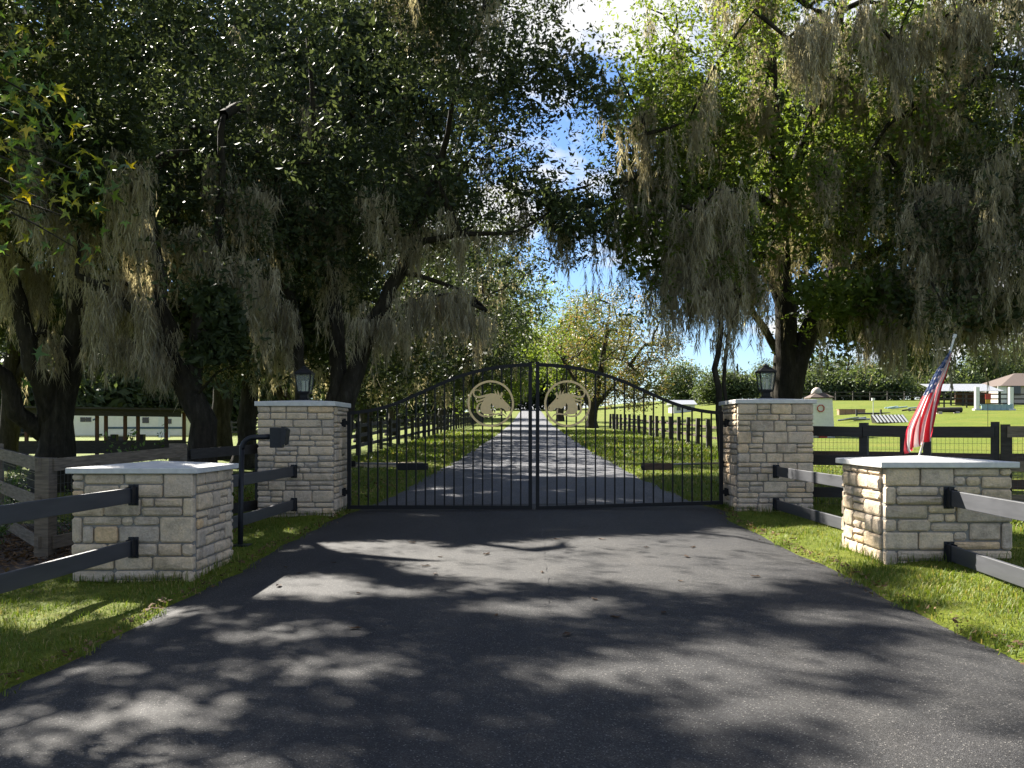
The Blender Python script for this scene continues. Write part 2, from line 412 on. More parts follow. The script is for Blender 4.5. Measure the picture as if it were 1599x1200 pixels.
def ashlar(wd, ht, rg):
    """random coursed ashlar as rectangles (x0,z0,x1,z1)"""
    out = []; z = 0
    while z < ht - .03:
        h = rg.choice([.085, .10, .125, .15, .175, .19])
        if ht - (z + h) < .07: h = ht - z
        x = 0
        while x < wd - .02:
            l = rg.uniform(.16, .46) if h < .13 else rg.uniform(.18, .40)
            if wd - (x + l) < .12: l = wd - x
            if h > .14 and rg.random() < .42:
                k = rg.uniform(.4, .6) * h
                x2 = x
                if l > .3 and rg.random() < .5:
                    m_ = rg.uniform(.35, .65) * l
                    out += [(x, z, x + m_, z + k), (x + m_, z, x + l, z + k), (x, z + k, x + l, z + h)]
                else:
                    out += [(x, z, x + l, z + k), (x, z + k, x + l, z + h)]
            else: out.append((x, z, x + l, z + h))
            x += l
        z += h
    return out
def norm_layout(rects, x0, y0, x1, y1, wd, ht):
    return [((a - x0) / (x1 - x0) * wd, ht - (d - y0) / (y1 - y0) * ht, (c - x0) / (x1 - x0) * wd, ht - (b - y0) / (y1 - y0) * ht) for a, b, c, d in rects]
LOW_L = [(130,322,227,373),(130,374,227,438),(130,438,227,492),(227,322,549,402),(549,322,864,398),(864,322,1110,492),(227,402,512,492),(512,398,864,492),
 (130,492,391,624),(391,492,685,624),(685,492,789,557),(789,492,1020,557),(685,557,1020,624),(1020,492,1110,624),
 (130,628,216,812),(216,624,527,690),(527,624,623,690),(623,624,833,690),(216,690,309,812),(309,690,505,812),(505,690,833,812),(833,624,1110,812),
 (130,812,418,904),(418,812,527,904),(527,812,816,904),(816,812,1012,904),(1012,812,1110,904),
 (130,904,472,1002),(472,904,778,1002),(778,904,1110,1002),
 (130,1002,467,1090),(467,1002,815,1066),(815,1002,1012,1066),(1012,1002,1110,1150),(130,1090,467,1150),(467,1066,702,1150),(702,1066,1012,1150)]
LOW_R = [(440,640,624,722),(624,640,800,722),(800,640,1040,678),(1040,640,1105,678),(800,678,864,722),(864,678,944,722),(944,678,1105,734),
 (440,722,498,805),(498,722,725,765),(725,722,800,765),(498,765,747,805),(800,722,944,765),(747,765,944,805),(944,734,1105,805),
 (440,805,666,868),(666,805,812,844),(812,805,1105,884),(666,844,752,884),(752,844,812,884),
 (440,868,505,925),(505,868,680,925),(680,884,882,925),(882,884,1045,965),(1045,884,1105,1006),
 (440,925,616,1006),(616,925,800,1006),(800,925,870,966),(870,925,882,966),(800,966,1045,1006),
 (440,1006,505,1128),(505,1006,772,1051),(772,1006,1105,1051),(505,1051,562,1128),(562,1051,737,1128),(737,1051,938,1128),(938,1051,1105,1128)]
def pillar(name, label, x0, x1, y0, zb, zt, capb, capt, peak, over, layouts, seed):
    rg = random.Random(seed)
    wd = x1 - x0; cx = (x0 + x1) / 2; cy = y0 + wd / 2
    root = thing(name, label, 'pillar', (cx, cy, zb))
    rec = .016
    MB().box((cx, cy, (zb + zt) / 2), (wd - 2 * rec, wd - 2 * rec, zt - zb)).build('mortar_core', M['mortar'], root)
    ht = zt - zb; th = .085
    for face in range(4):                                   # 0 front (-y), 1 right (+x), 2 back, 3 left
        full = face in (0, 2); fw = wd if full else wd - 2 * th - .012
        rects = layouts.get(face)
        rects = rects(fw, ht) if rects else ashlar(fw, ht, rg)
        ang = [0, 90, 180, 270][face]; rot = Matrix.Rotation(R(ang), 3, 'Z')
        for (a, b, c, d) in rects:
            gp_ = .0075
            if c - a < .03 or d - b < .025: continue
            big = (d - b) > .13
            v, f = stone_mesh(c - a - 2 * gp_, d - b - 2 * gp_, .06, (rg.uniform(.004, .016) if not big else rg.uniform(.008, .026)), rg)
            me = bpy.data.meshes.new('stone'); me.from_pydata(v, [], f); me.materials.append(M['stone'])
            o = bpy.data.objects.new('stone', me); COL.objects.link(o); o.parent = root
            p = rot @ Vector(((a + c) / 2 - fw / 2, -wd / 2, 0)); p.z = (b + d) / 2
            o.location = p; o.rotation_euler = (0, 0, R(ang))
    hw = wd / 2 + over; m_ = MB()
    v = [(cx + sx * hw, cy + sy * hw, z) for z in (capb, capt) for sx, sy in ((-1, -1), (1, -1), (1, 1), (-1, 1))] + [(cx, cy, peak)]
    m_.add(v, [(3, 2, 1, 0), (0, 1, 5, 4), (1, 2, 6, 5), (2, 3, 7, 6), (3, 0, 4, 7), (4, 5, 8), (5, 6, 8), (6, 7, 8), (7, 4, 8)])
    m_.build('capstone', M['capstone'], root, bevel=.008)
    return root
PIL = {}
PIL['tl'] = pillar('stone_pillar', 'tall stone gate pillar with white cap on the left side of the gate', -4.33, -3.12, 14.5, .02, 1.88, 1.88, 1.955, 1.995, .035, {}, 11)
PIL['tr'] = pillar('stone_pillar', 'tall stone gate pillar with white cap on the right side of the gate', 3.275, 4.485, 14.5, .05, 1.92, 1.92, 1.985, 2.025, .04, {}, 22)
PIL['ll'] = pillar('stone_pillar', 'low shaded stone pillar beside the gooseneck intercom post', -4.61, -3.38, 9.2, -.12, 1.063, 1.063, 1.120, 1.172, .045,
    {0: lambda w_, h_: norm_layout(LOW_L, 130, 322, 1110, 1150, w_, h_)}, 33)
PIL['lr'] = pillar('stone_pillar', 'low sunlit stone pillar in front of the hanging flag', 3.41, 4.64, 8.82, .08, 1.137, 1.137, 1.194, 1.24, .05,
    {0: lambda w_, h_: norm_layout(LOW_R, 440, 640, 1105, 1128, w_, h_)}, 44)

# ------------------------------------------------------------------ carriage lanterns
def lantern(cx, cy, zb, label):
    root = thing('lantern', label, 'lantern', (cx, cy, zb), 'lanterns on the tall gate pillars')
    MB().frust((cx, cy, zb), [(.12, -.06), (.12, .025), (.085, .035), (.085, .10), (.13, .112), (.13, .13)], 4).build('pedestal', M['iron'], root)
    b0, b1, z0, z1 = .095, .128, zb + .13, zb + .435
    fr = MB()
    for sx in (-1, 1):
        for sy in (-1, 1):
            fr.beam((cx + sx * b0, cy + sy * b0, z0), (cx + sx * b1, cy + sy * b1, z1), .016, .016, Vector((sx, -sy, 0)))
    for b, z in ((b0, z0 + .008), (b1, z1 - .008)):
        for s in (-1, 1):
            fr.beam((cx - b, cy + s * b, z), (cx + b, cy + s * b, z), .018, .016); fr.beam((cx + s * b, cy - b, z), (cx + s * b, cy + b, z), .018, .0155)
    fr.build('frame', M['iron'], root)
    for k in range(4):
        a = k * math.pi / 2; d = Vector((math.sin(a), -math.cos(a), 0)); t = Vector((math.cos(a), math.sin(a), 0)); c0 = Vector((cx, cy, 0))
        p = [c0 + d * b0 * .97 - t * b0 * .92 + Vector((0, 0, z0 + .014)), c0 + d * b0 * .97 + t * b0 * .92 + Vector((0, 0, z0 + .014)),
             c0 + d * b1 * .97 + t * b1 * .92 + Vector((0, 0, z1 - .014)), c0 + d * b1 * .97 - t * b1 * .92 + Vector((0, 0, z1 - .014))]
        p += [q - d * .003 for q in p]
        MB().add(p, [(0, 1, 2, 3), (7, 6, 5, 4), (0, 4, 5, 1), (1, 5, 6, 2), (2, 6, 7, 3), (3, 7, 4, 0)]).build('glass_pane', M['glass'], root)
    MB().frust((cx, cy, z1), [(.205, 0), (.205, .013), (.14, .05), (.085, .082), (.06, .085), (.06, .098), (.07, .102), (.04, .12), (.012, .132), (.012, .145)], 4).build('roof', M['iron'], root)
    for dx, dy in ((0, -.035), (.033, .02), (-.033, .02)):
        MB().tube([(cx + dx, cy + dy, z0 + .01), (cx + dx, cy + dy, z0 + .19)], .013, 8).build('candle_tube', M['candle'], root)
    return root
lantern(-3.725, 15.1, 1.99, 'black carriage lantern on the left tall pillar under the dark oaks')
lantern(3.88, 15.1, 2.02, 'black carriage lantern on the right tall pillar')

# ------------------------------------------------------------------ iron gate
TOP = [(543, 643), (560, 641.5), (575, 639.5), (590, 636.5), (605, 632.5), (620, 627.5), (635, 621.5), (650, 614.5), (666, 607.5), (681, 600.5), (696, 594), (711, 588), (726, 583), (742, 578.5), (757, 575), (773, 572), (790, 569.8), (810, 568), (832, 567)]
def topz(d):                                                # d = distance from the hinge edge, 0..leaf width
    px = 543 + d / 3.06 * 289
    py = np.interp(px, [p[0] for p in TOP], [p[1] for p in TOP])
    return CAMZ + (HY - py) * GATEY / FPX
HOUT = [(455,470),(500,432),(560,412),(610,412),(650,430),(690,445),(735,462),(775,488),(800,525),(850,578),(905,638),(932,672),(930,705),(908,742),(872,756),(838,742),(815,712),(775,690),(720,688),(670,700),(652,685),(625,655),(600,640),(585,592),(560,640),(562,700),(585,745),(610,775),(645,792),(600,806),(520,808),(440,800),(395,770),(372,715),(372,660),(395,600),(430,550),(470,500)]
HEYE = [(735,498),(763,504),(770,525),(745,522)]; HNOS = [(895,675),(915,680),(912,698),(897,692)]
HPOLY = [[(640,440),(634,350),(665,400),(690,446)], [(690,446),(688,345),(717,395),(737,463)], [(737,463),(760,388),(792,402),(802,440),(785,430),(772,486)], [(735,698),(770,718),(772,770),(740,782),(748,740)]]
HBAND = [([(500,447),(430,467),(340,485),(275,470),(243,422),(250,376),(285,352),(335,352),(370,362),(382,405)], [45,42,38,34,28,22,16,12,14,22]),
 ([(485,503),(400,535),(345,555),(300,545),(282,522)], [40,34,26,20,6]), ([(300,545),(312,592)], [14,22]),
 ([(408,572),(350,610),(318,660),(313,730),(345,790),(410,830),(500,842),(590,826),(650,800)], [8,28,36,38,36,34,28,22,24]),
 ([(600,812),(680,800),(750,797),(812,818),(850,862)], [20,26,28,24,8]), ([(600,642),(604,700),(637,768)], [8,16,12])]
def emblem(leaf, cx, cy, cz, mir):
    Rr = .383
    hub = bpy.data.objects.new('medallion', None); COL.objects.link(hub); hub.parent = leaf; hub.location = Vector((cx, cy, cz)) - parent_world(leaf); hub.empty_display_size = .1
    def U(p): return (cx + mir * (p[0] - 565) / 435 * Rr, cz + (605 - p[1]) / 435 * Rr)
    def slab(mb, loops, y0, y1):
        tri = tessellate_polygon([[Vector((*U(p), 0)) for p in lp] for lp in loops])
        fl = [U(p) for lp in loops for p in lp]; n = len(fl)
        v = [(x, y0, z) for x, z in fl] + [(x, y1, z) for x, z in fl]
        f = [tuple(t) for t in tri] + [tuple(i + n for i in reversed(t)) for t in tri]; b = 0
        for lp in loops:
            m_ = len(lp)
            for i in range(m_): f.append((b + i, b + (i + 1) % m_, n + b + (i + 1) % m_, n + b + i))
            b += m_
        mb.add(v, f)
    def sm(pts, ws):                                         # catmull-rom smoothing
        P = np.array(pts, float); Wd = np.array(ws, float); out = []; ow = []
        for i in range(len(P) - 1):
            p0, p1, p2, p3 = P[max(i - 1, 0)], P[i], P[i + 1], P[min(i + 2, len(P) - 1)]
            for t in (0, .25, .5, .75):
                out.append(.5 * (2 * p1 + (p2 - p0) * t + (2 * p0 - 5 * p1 + 4 * p2 - p3) * t * t + (3 * p1 - p0 - 3 * p2 + p3) * t ** 3)); ow.append(Wd[i] * (1 - t) + Wd[i + 1] * t)
        out.append(P[-1]); ow.append(Wd[-1]); return np.array(out), np.array(ow)
    ring = MB(); n = 64; v = []
    for y in (cy - .012, cy + .012):
        for r in (435, 396):
            for k in range(n):
                a = 2 * math.pi * k / n; v.append((cx + math.cos(a) * r / 435 * Rr, y, cz + math.sin(a) * r / 435 * Rr))
    f = []
    for k in range(n):
        k2 = (k + 1) % n
        f += [(k, k2, n + k2, n + k), (2 * n + k, 3 * n + k, 3 * n + k2, 2 * n + k2), (k, 2 * n + k, 2 * n + k2, k2), (n + k, n + k2, 3 * n + k2, 3 * n + k)]
    ring.add(v, f); ring.build('ring', M['gold'], hub)
    h = MB(); slab(h, [HOUT, HEYE, HNOS], cy - .010, cy + .010)
    for i, p in enumerate(HPOLY): slab(h, [p], cy - .0085 + i * .0003, cy + .0085 - i * .0003)
    for i, (p, ws) in enumerate(HBAND):
        P, W_ = sm(p, ws); T = np.gradient(P, axis=0); T /= np.linalg.norm(T, axis=1)[:, None]; Nn = np.stack([-T[:, 1], T[:, 0]], 1)
        a = P + Nn * W_[:, None] / 2; b = P - Nn * W_[:, None] / 2; y0, y1 = cy - .0075 + i * .0004, cy + .0075 - i * .0004
        m_ = len(P); vv = []
        for q in (a, b):
            for y in (y0, y1): vv += [(U(t)[0], y, U(t)[1]) for t in q]
        ff = []
        for k in range(m_ - 1):
            A0, A1, B0, B1 = k, m_ + k, 2 * m_ + k, 3 * m_ + k
            ff += [(A0, A0 + 1, B0 + 1, B0), (A1, B1, B1 + 1, A1 + 1), (A0, A1, A1 + 1, A0 + 1), (B0, B0 + 1, B1 + 1, B1)]
        ff += [(0, 2 * m_, 3 * m_, m_), (m_ - 1, 2 * m_ - 1, 4 * m_ - 1, 3 * m_ - 1)]
        h.add(vv, ff)
    h.build('horse_head', M['gold'], hub)
def gate_leaf(side, label):
    hx = -3.02 if side < 0 else 3.17                        # hinge edge
    cxm = .025 if side < 0 else .085                        # meeting edge
    W_ = abs(cxm - hx); sgn = 1 if side < 0 else -1
    X = lambda d: hx + sgn * d
    zb = lambda d: (.200 if side < 0 else .275 - .085 * d / W_)
    root = thing('gate_leaf', label, 'gate', (hx, GATEY, zb(0)))
    f = MB()
    zt = lambda d: float(topz(d / W_ * 3.06))
    f.box((X(.03), GATEY, (zb(0) + zt(0)) / 2), (.06, .06, zt(0) - zb(0)))
    f.box((X(W_ - .03), GATEY, (zb(W_) + zt(W_)) / 2 + .01), (.06, .061, zt(W_) - zb(W_) + .02))
    f.beam((X(.055), GATEY, zb(0) + .03), (X(W_ - .055), GATEY, zb(W_) + .03), .058, .06)
    ds = np.linspace(.055, W_ - .055, 30)
    v = []; q = []
    for d in ds:
        z = zt(d)
        for yy, zz in ((-.027, -.055), (.027, -.055), (.027, 0), (-.027, 0)): v.append((X(d), GATEY + yy, z + zz))
    for i in range(len(ds) - 1):
        for k in range(4): q.append((i * 4 + k, i * 4 + (k + 1) % 4, i * 4 + 4 + (k + 1) % 4, i * 4 + 4 + k))
    q += [(0, 1, 2, 3), tuple(len(v) - 4 + k for k in (3, 2, 1, 0))]
    f.add(v, q); f.build('frame', M['iron'], root)
    for k in range(18):
        d = .03 + (W_ - .06) * (k + 1) / 19
        a, b = zb(d) + .045, zt(d) - .03
        MB().box((X(d), GATEY, (a + b) / 2), (.024, .024, b - a)).build('bar', M['iron'], root)
    for z in (.48, 1.62):
        m_ = MB(); m_.tube([(X(-.045), GATEY, z - .07), (X(-.045), GATEY, z + .07)], .022, 10)
        m_.box((X(-.022), GATEY, z), (.05, .018, .07)); m_.box((X(-.085), GATEY + .0, z), (.075, .05, .11)); m_.build('hinge', M['iron'], root)
    emblem(root, -.655 if side < 0 else .607, GATEY - .032, 1.936, -side)
    return root
gate_leaf(-1, 'left black iron gate leaf with the gold horse head facing right')
gate_leaf(1, 'right black iron gate leaf with the gold horse head facing left')
def opener(x0, x1, xp, z, label, m):
    root = thing('gate_opener', label, 'gate opener', ((x0 + x1) / 2, GATEY + .22, z))
    MB().beam((x0, GATEY + .20, z), (x1, GATEY + .26, z), .10, .115).build('housing', m, root, bevel=.01)
    s = 1 if xp > x1 else -1; e = x1 if s > 0 else x0
    MB().tube([(e, GATEY + .25, z + .04), (xp, GATEY + .42, z + .05)], .016, 8).build('piston_rod', M['steel'], root)
    MB().box((xp, GATEY + .42, z + .04), (.07, .07, .10)).build('pivot_bracket', M['iron'], root)
    MB().beam((x1 if s < 0 else x0, GATEY + .2, z), (x1 if s < 0 else x0, GATEY + .03, z), .04, .04).build('gate_bracket', M['iron'], root)
opener(-2.22, -1.72, -3.0, .89, 'dark swing arm opener behind the left gate leaf', M['iron'])
opener(1.86, 2.36, 3.25, .89, 'brownish swing arm opener behind the right gate leaf', M['board_brown'])

# ------------------------------------------------------------------ black rails between the pillars
def rail_run(label, xa, ya, xb, yb, brackets, post=None):
    root = thing('rail_fence', label, 'fence', (xa, ya, g(xa, ya)))
    for zt in (.925, .40):
        dz = .0
        MB().beam((xa, ya, zt - .075), (xb, yb, zt - .075 + dz), .038, .15).build('rail', M['rail_paint'], root, bevel=.006)
        for (bx, by, s) in brackets:
            b = MB(); b.box((bx, by - s * .006, zt - .075), (.10, .012, .21))
            b.box((bx - .028, by - s * .06, zt - .075), (.012, .10, .165)); b.box((bx + .028, by - s * .06, zt - .075), (.012, .10, .165))
            b.build('rail_bracket', M['black_paint'], root)
            for dz2 in (-.09, .09):
                MB().tube([(bx, by - s * .012, zt - .075 + dz2), (bx, by - s * .035, zt - .075 + dz2)], .013, 8).build('bolt', M['black_paint'], root)
    if post:
        MB().box((post[0], post[1], g(*post) + .45), (.12, .12, 1.3)).build('post', M['rail_paint'], root, bevel=.006)
rail_run('two black plank rails running from the low shaded pillar out to the road', -3.98, 9.16, -4.15, 4.2, [(-3.98, 9.185, 1)], (-4.15, 4.1))
rail_run('two black plank rails running from the low sunlit pillar out to the road', 4.02, 8.78, 3.72, 4.0, [(4.02, 8.805, 1)], (3.72, 3.9))
rail_run('two black plank rails between the intercom post and the left tall pillar', -3.74, 14.46, -3.80, 10.46, [(-3.74, 14.485, 1), (-3.80, 10.445, -1)])
rail_run('two black plank rails between the right tall pillar and the low sunlit pillar', 3.88, 14.46, 3.95, 10.08, [(3.88, 14.485, 1), (3.95, 10.065, -1)])

# ------------------------------------------------------------------ intercom on a gooseneck post
ix, iy = -3.63, 11.45
root = thing('intercom_post', 'black gooseneck keypad post standing behind the low shaded pillar', 'intercom', (ix, iy, g(ix, iy)))
zt_ = CAMZ + (HY - 682) * iy / FPX
pts = [(ix, iy, g(ix, iy) - .3), (ix + .005, iy, .5), (ix + .02, iy, zt_ - .16)]
for a in range(0, 91, 15): pts.append((ix + .02 + .15 * (1 - math.cos(R(a))), iy, zt_ - .16 + .15 * math.sin(R(a))))
pts.append((ix + .40, iy, zt_))
MB().tube(pts, .033, 12).build('gooseneck', M['black_paint'], root, smooth=True)
MB().box((ix + .02, iy, g(ix, iy) + .012), (.2, .2, .02)).build('base_plate', M['black_paint'], root)
MB().box((ix + .46, iy, zt_ - .015), (.15, .13, .25)).build('keypad_box', M['black_paint'], root, bevel=.006)
hb = MB(); hz = zt_ - .015
hb.add([(ix + .535, iy - .085, hz + .135), (ix + .535, iy + .085, hz + .135), (ix + .60, iy + .085, hz + .10), (ix + .60, iy - .085, hz + .10),
        (ix + .535, iy - .085, hz - .10), (ix + .535, iy + .085, hz - .10), (ix + .575, iy + .085, hz - .08), (ix + .575, iy - .085, hz - .08)],
       [(0, 1, 2, 3), (0, 3, 7, 4), (1, 5, 6, 2), (3, 2, 6, 7)])
ho = hb.build('hood', M['black_paint'], root); sm_ = ho.modifiers.new('solid', 'SOLIDIFY'); sm_.thickness = .006

# ------------------------------------------------------------------ board fences
def board_fence(name, label, pts, post_h, boards, spacing, bm, pm, bh=.15, bt=.03, pw=.13, mesh=False, group=None, lean=0, top=0.0, seed=1, side=-1):
    """pts: ground polyline; boards: heights (top of board above ground)"""
    rg = random.Random(seed)
    P = [Vector((x, y, 0)) for x, y in pts]
    root = thing(name, label, 'fence', (P[0].x, P[0].y, g(P[0].x, P[0].y)), group)
    posts = []
    for i in range(len(P) - 1):
        n = max(1, round((P[i + 1] - P[i]).length / spacing))
        for k in range(n + (1 if i == len(P) - 2 else 0)): posts.append(P[i].lerp(P[i + 1], k / n))
    prev = None; wires = MB()
    for k, p in enumerate(posts):
        z = g(p.x, p.y); h = post_h + rg.uniform(-.03, .05)
        d = (posts[min(k + 1, len(posts) - 1)] - posts[max(k - 1, 0)]).normalized()
        nrm = Vector((d.y, -d.x, 0)) * (-side)
        lx, ly = rg.uniform(-lean, lean), rg.uniform(-lean, lean)
        MB().beam((p.x, p.y, z - .3), (p.x + lx, p.y + ly, z + h), pw * rg.uniform(.9, 1.12), pw * rg.uniform(.9, 1.1), d).build('post', pm, root)
        if prev is not None:
            q = prev
            for bz in boards:
                j1, j2 = rg.uniform(-.015, .015), rg.uniform(-.015, .015)
                o1 = nrm * (pw / 2 + bt / 2 + .004 + rg.uniform(0, .004))
                a = Vector((q.x, q.y, g(q.x, q.y) + bz - bh / 2 + j1)) + o1 + d * .006; b = Vector((p.x, p.y, z + bz - bh / 2 + j2)) + o1 - d * .006
                MB().beam(a, b, bt, bh * rg.uniform(.93, 1.05)).build('board', bm, root)
            if mesh:
                Lh = (p - q).length; nv = int(Lh / .06)
                o2 = -nrm * (pw / 2 + .01)
                for t in range(nv + 1):
                    s = q.lerp(p, t / nv) + o2; zz = g(s.x, s.y)
                    wires.beam((s.x, s.y, zz + .04), (s.x, s.y, zz + boards[0] - .02), .0035, .0035, d)
                for hz_ in np.arange(.06, boards[0], .10):
                    wires.beam((q.x + o2.x, q.y + o2.y, g(q.x, q.y) + hz_), (p.x + o2.x, p.y + o2.y, z + hz_), .0035, .0035)
        prev = p
    if mesh: tag(wires.build('wire_mesh', M['wire'], root), kind='stuff')
    return root
board_fence('board_fence', 'weathered grey board fence with wire mesh behind the low shaded pillar', [(-10.5, 16.2), (-7.7, 13.2), (-5.62, 10.6), (-5.06, 13.1)], 1.20, [1.19, .74, .28], 2.6, M['board_grey'], M['board_grey'], .15, .03, .17, True, lean=.015, seed=3)
board_fence('board_fence', 'short black board fence joining the left tall pillar behind the intercom', [(-5.02, 13.3), (-4.42, 15.0)], 1.14, [1.15, .70, .25], 1.8, M['board_black'], M['board_black'], .155, .03, .13, seed=4)
board_fence('board_fence', 'black board fence with wire mesh right of the right tall pillar', [(4.56, 15.2), (5.35, 14.7), (6.95, 13.7)], 1.34, [1.33, .86, .34], 1.05, M['board_black'], M['board_black'], .17, .035, .12, True, seed=5)
board_fence('board_fence', 'brown weathered board fence continuing behind the flag to the right edge', [(4.9, 17.2), (6.6, 16.2), (9.8, 15.3), (14, 15.0)], 1.18, [.86, .40], 1.6, M['board_brown'], M['board_dark'], .16, .03, .12, True, seed=6)
board_fence('board_fence', 'grey weathered board fence at the right edge beyond the low sunlit pillar', [(7.05, 13.6), (9.2, 12.6), (12.5, 12.2)], 1.36, [1.32, .82, .32], 2.4, M['board_grey'], M['board_dark'], .16, .03, .14, True, seed=8)
board_fence('board_fence', 'dark board fence receding along the left side of the drive beyond the gate', [(-6.3, 26.0), (-6.1, 60), (-5.8, 112)], 1.22, [1.15, .78, .40], 2.4, M['board_dark'], M['board_black'], .14, .03, .15, seed=9, side=1)
board_fence('board_fence', 'board fence with dark posts receding along the right side of the drive beyond the gate', [(7.9, 33), (7.2, 55), (6.6, 76)], 1.24, [.95, .5], 2.3, M['board_brown'], M['board_dark'], .10, .03, .17, seed=10, lean=.04)
board_fence('board_fence', 'distant black rail fence crossing the paddock behind the left oaks', [(-42, 72), (-7, 78)], 1.3, [1.25, .85, .45], 2.6, M['board_black'], M['board_black'], .14, .04, .14, seed=12)

# ------------------------------------------------------------------ flag on a leaning pole
def flag_mat():
    m, N, L, bs = mat('flag_cloth')
    uv = N.new('ShaderNodeUVMap'); uv.uv_map = 'UVMap'; sp = N.new('ShaderNodeSeparateXYZ'); L.new(uv.outputs['UV'], sp.inputs[0])
    def mth(op, a, b=None):
        n = N.new('ShaderNodeMath'); n.operation = op
        for i, q in enumerate((a, b)):
            if q is None: continue
            if hasattr(q, 'links'): L.new(q, n.inputs[i])
            else: n.inputs[i].default_value = q
        return n.outputs[0]
    u, v = sp.outputs['X'], sp.outputs['Y']
    st = mth('FLOORED_MODULO', mth('FLOOR', mth('MULTIPLY', v, 13)), 2)      # 0 red, 1 white
    nz = noise(N, L, 30, 3)
    red = (.58, .035, .06); wh = (.80, .78, .78); bl = (.085, .145, .34)
    c = mixc(N, L, st, red, wh)
    can = mth('MULTIPLY', mth('LESS_THAN', u, .40), mth('LESS_THAN', v, 7 / 13))
    c = mixc(N, L, can, c, bl)
    gx = mth('MULTIPLY', u, 11 / .40); gy = mth('MULTIPLY', v, 9 / (7 / 13))
    par = mth('FLOORED_MODULO', mth('ADD', mth('FLOOR', gx), mth('FLOOR', gy)), 2)
    fx = mth('SUBTRACT', mth('FRACT', gx), .5); fy = mth('SUBTRACT', mth('FRACT', gy), .5)
    d = mth('ADD', mth('MULTIPLY', mth('MULTIPLY', fx, fx), 1.0), mth('MULTIPLY', fy, fy))
    star = mth('MULTIPLY', mth('MULTIPLY', mth('LESS_THAN', d, .16), mth('LESS_THAN', par, .5)), can)
    c = mixc(N, L, star, c, wh)
    L.new(c, bs.inputs['Base Color']); bs.inputs['Roughness'].default_value = .75
    tr = N.new('ShaderNodeBsdfTranslucent'); L.new(c, tr.inputs['Color']); ms = N.new('ShaderNodeMixShader'); ms.inputs['Fac'].default_value = .6
    L.new(bs.outputs[0], ms.inputs[1]); L.new(tr.outputs[0], ms.inputs[2]); L.new(ms.outputs[0], N['Material Output'].inputs['Surface'])
    return m
FY = 13.25
pb = at(1434, 716, FY); pb.z = g(pb.x, FY); ptop = at(1491, 526, FY)
d_ = (ptop - at(1436, 712, FY)).normalized(); pbase = ptop - d_ * ((ptop.z - pb.z) / d_.z)
root = thing('flag', 'stars and stripes flag drooping from a leaning white pole behind the low sunlit pillar', 'flag', pbase)
MB().tube([pbase - d_ * .15, ptop], .016, 8).build('pole', M['white'], root)
MB().tube([ptop - d_ * .02, ptop + d_ * .035], .026, 8).build('finial', M['white'], root)
LE = [(557,262),(500,345),(430,450),(385,540),(345,610),(295,705),(250,795),(205,880),(176,950),(162,1050),(160,1120),(168,1140)]
RE = [(562,300),(545,365),(522,440),(498,500),(470,570),(448,650),(430,725),(416,800),(404,870),(394,930),(386,985),(380,1022)]
nu, nv = 36, 40; v = []; f = []; uvs = []
le = np.array(LE, float); re_ = np.array(RE, float)
for i in range(nu + 1):
    u = i / nu; k = u * (len(LE) - 1); a = int(min(k, len(LE) - 2)); t = k - a
    l = le[a] * (1 - t) + le[a + 1] * t; r = re_[a] * (1 - t) + re_[a + 1] * t
    for j in range(nv + 1):
        s = j / nv
        p = l * (1 - s) + r * s; p = p + np.array([0, -10 * math.sin(math.pi * s) * u])
        P = at(1380 + p[0] / 5.457, 500 + p[1] / 5.457, FY)
        amp = .05 * (.35 + u)
        P.y += -.05 + amp * math.sin(s * 17 + u * 2.2) + amp * .55 * math.sin(s * 31 - u * 4 + 1) - .05 * u
        v.append(P - pbase); uvs.append((u, s))
for i in range(nu):
    for j in range(nv):
        a = i * (nv + 1) + j; f.append((a, a + 1, a + nv + 2, a + nv + 1))
me = bpy.data.meshes.new('cloth'); me.from_pydata([tuple(p) for p in v], [], f); me.shade_smooth()
ul = me.uv_layers.new(name='UVMap')
for lp in me.loops: ul.data[lp.index].uv = uvs[lp.vertex_index]
me.materials.append(flag_mat()); o = bpy.data.objects.new('cloth', me); COL.objects.link(o); o.parent = root

# ------------------------------------------------------------------ trees
def np_mesh(name, verts, nper, m, parent, tint=None, tint_rep=1, smooth=False):
    """verts: (n,3); consecutive groups given by nper (faces as index array)"""
    faces = nper
    me = bpy.data.meshes.new(name)
    me.vertices.add(len(verts)); me.vertices.foreach_set('co', np.ascontiguousarray(verts, dtype=np.float32).ravel())
    nf, k = faces.shape
    me.loops.add(nf * k); me.loops.foreach_set('vertex_index', np.ascontiguousarray(faces, dtype=np.int32).ravel())
    me.polygons.add(nf); me.polygons.foreach_set('loop_start', np.arange(0, nf * k, k, dtype=np.int32))
    try: me.polygons.foreach_set('loop_total', np.full(nf, k, dtype=np.int32))
    except Exception: pass
    me.update(calc_edges=True)
    if tint is not None:
        a = me.attributes.new('tint', 'FLOAT', 'FACE'); a.data.foreach_set('value', np.ascontiguousarray(tint, dtype=np.float32))
    if smooth: me.shade_smooth()
    me.materials.append(m)
    o = bpy.data.objects.new(name, me); COL.objects.link(o)
    if parent: o.parent = parent
    return o
def unit(a): return a / np.maximum(np.linalg.norm(a, axis=-1, keepdims=True), 1e-9)
def leaves(name, cen, size, tint, m, parent, rg, asp=.42, up=.5):
    n = len(cen)
    nr = unit(rg.normal(size=(n, 3)) + np.array([0, 0, up])); t = unit(np.cross(nr, rg.normal(size=(n, 3)))); b = np.cross(nr, t)
    Lh = (size / 2)[:, None]; wv = Lh * asp
    V = np.empty((n, 4, 3)); V[:, 0] = cen - t * Lh; V[:, 1] = cen + b * wv + t * Lh * .15 - nr * wv * .35; V[:, 2] = cen + t * Lh; V[:, 3] = cen - b * wv + t * Lh * .15 - nr * wv * .35
    return np_mesh(name, V.reshape(-1, 3), np.arange(4 * n).reshape(n, 4), m, parent, tint)
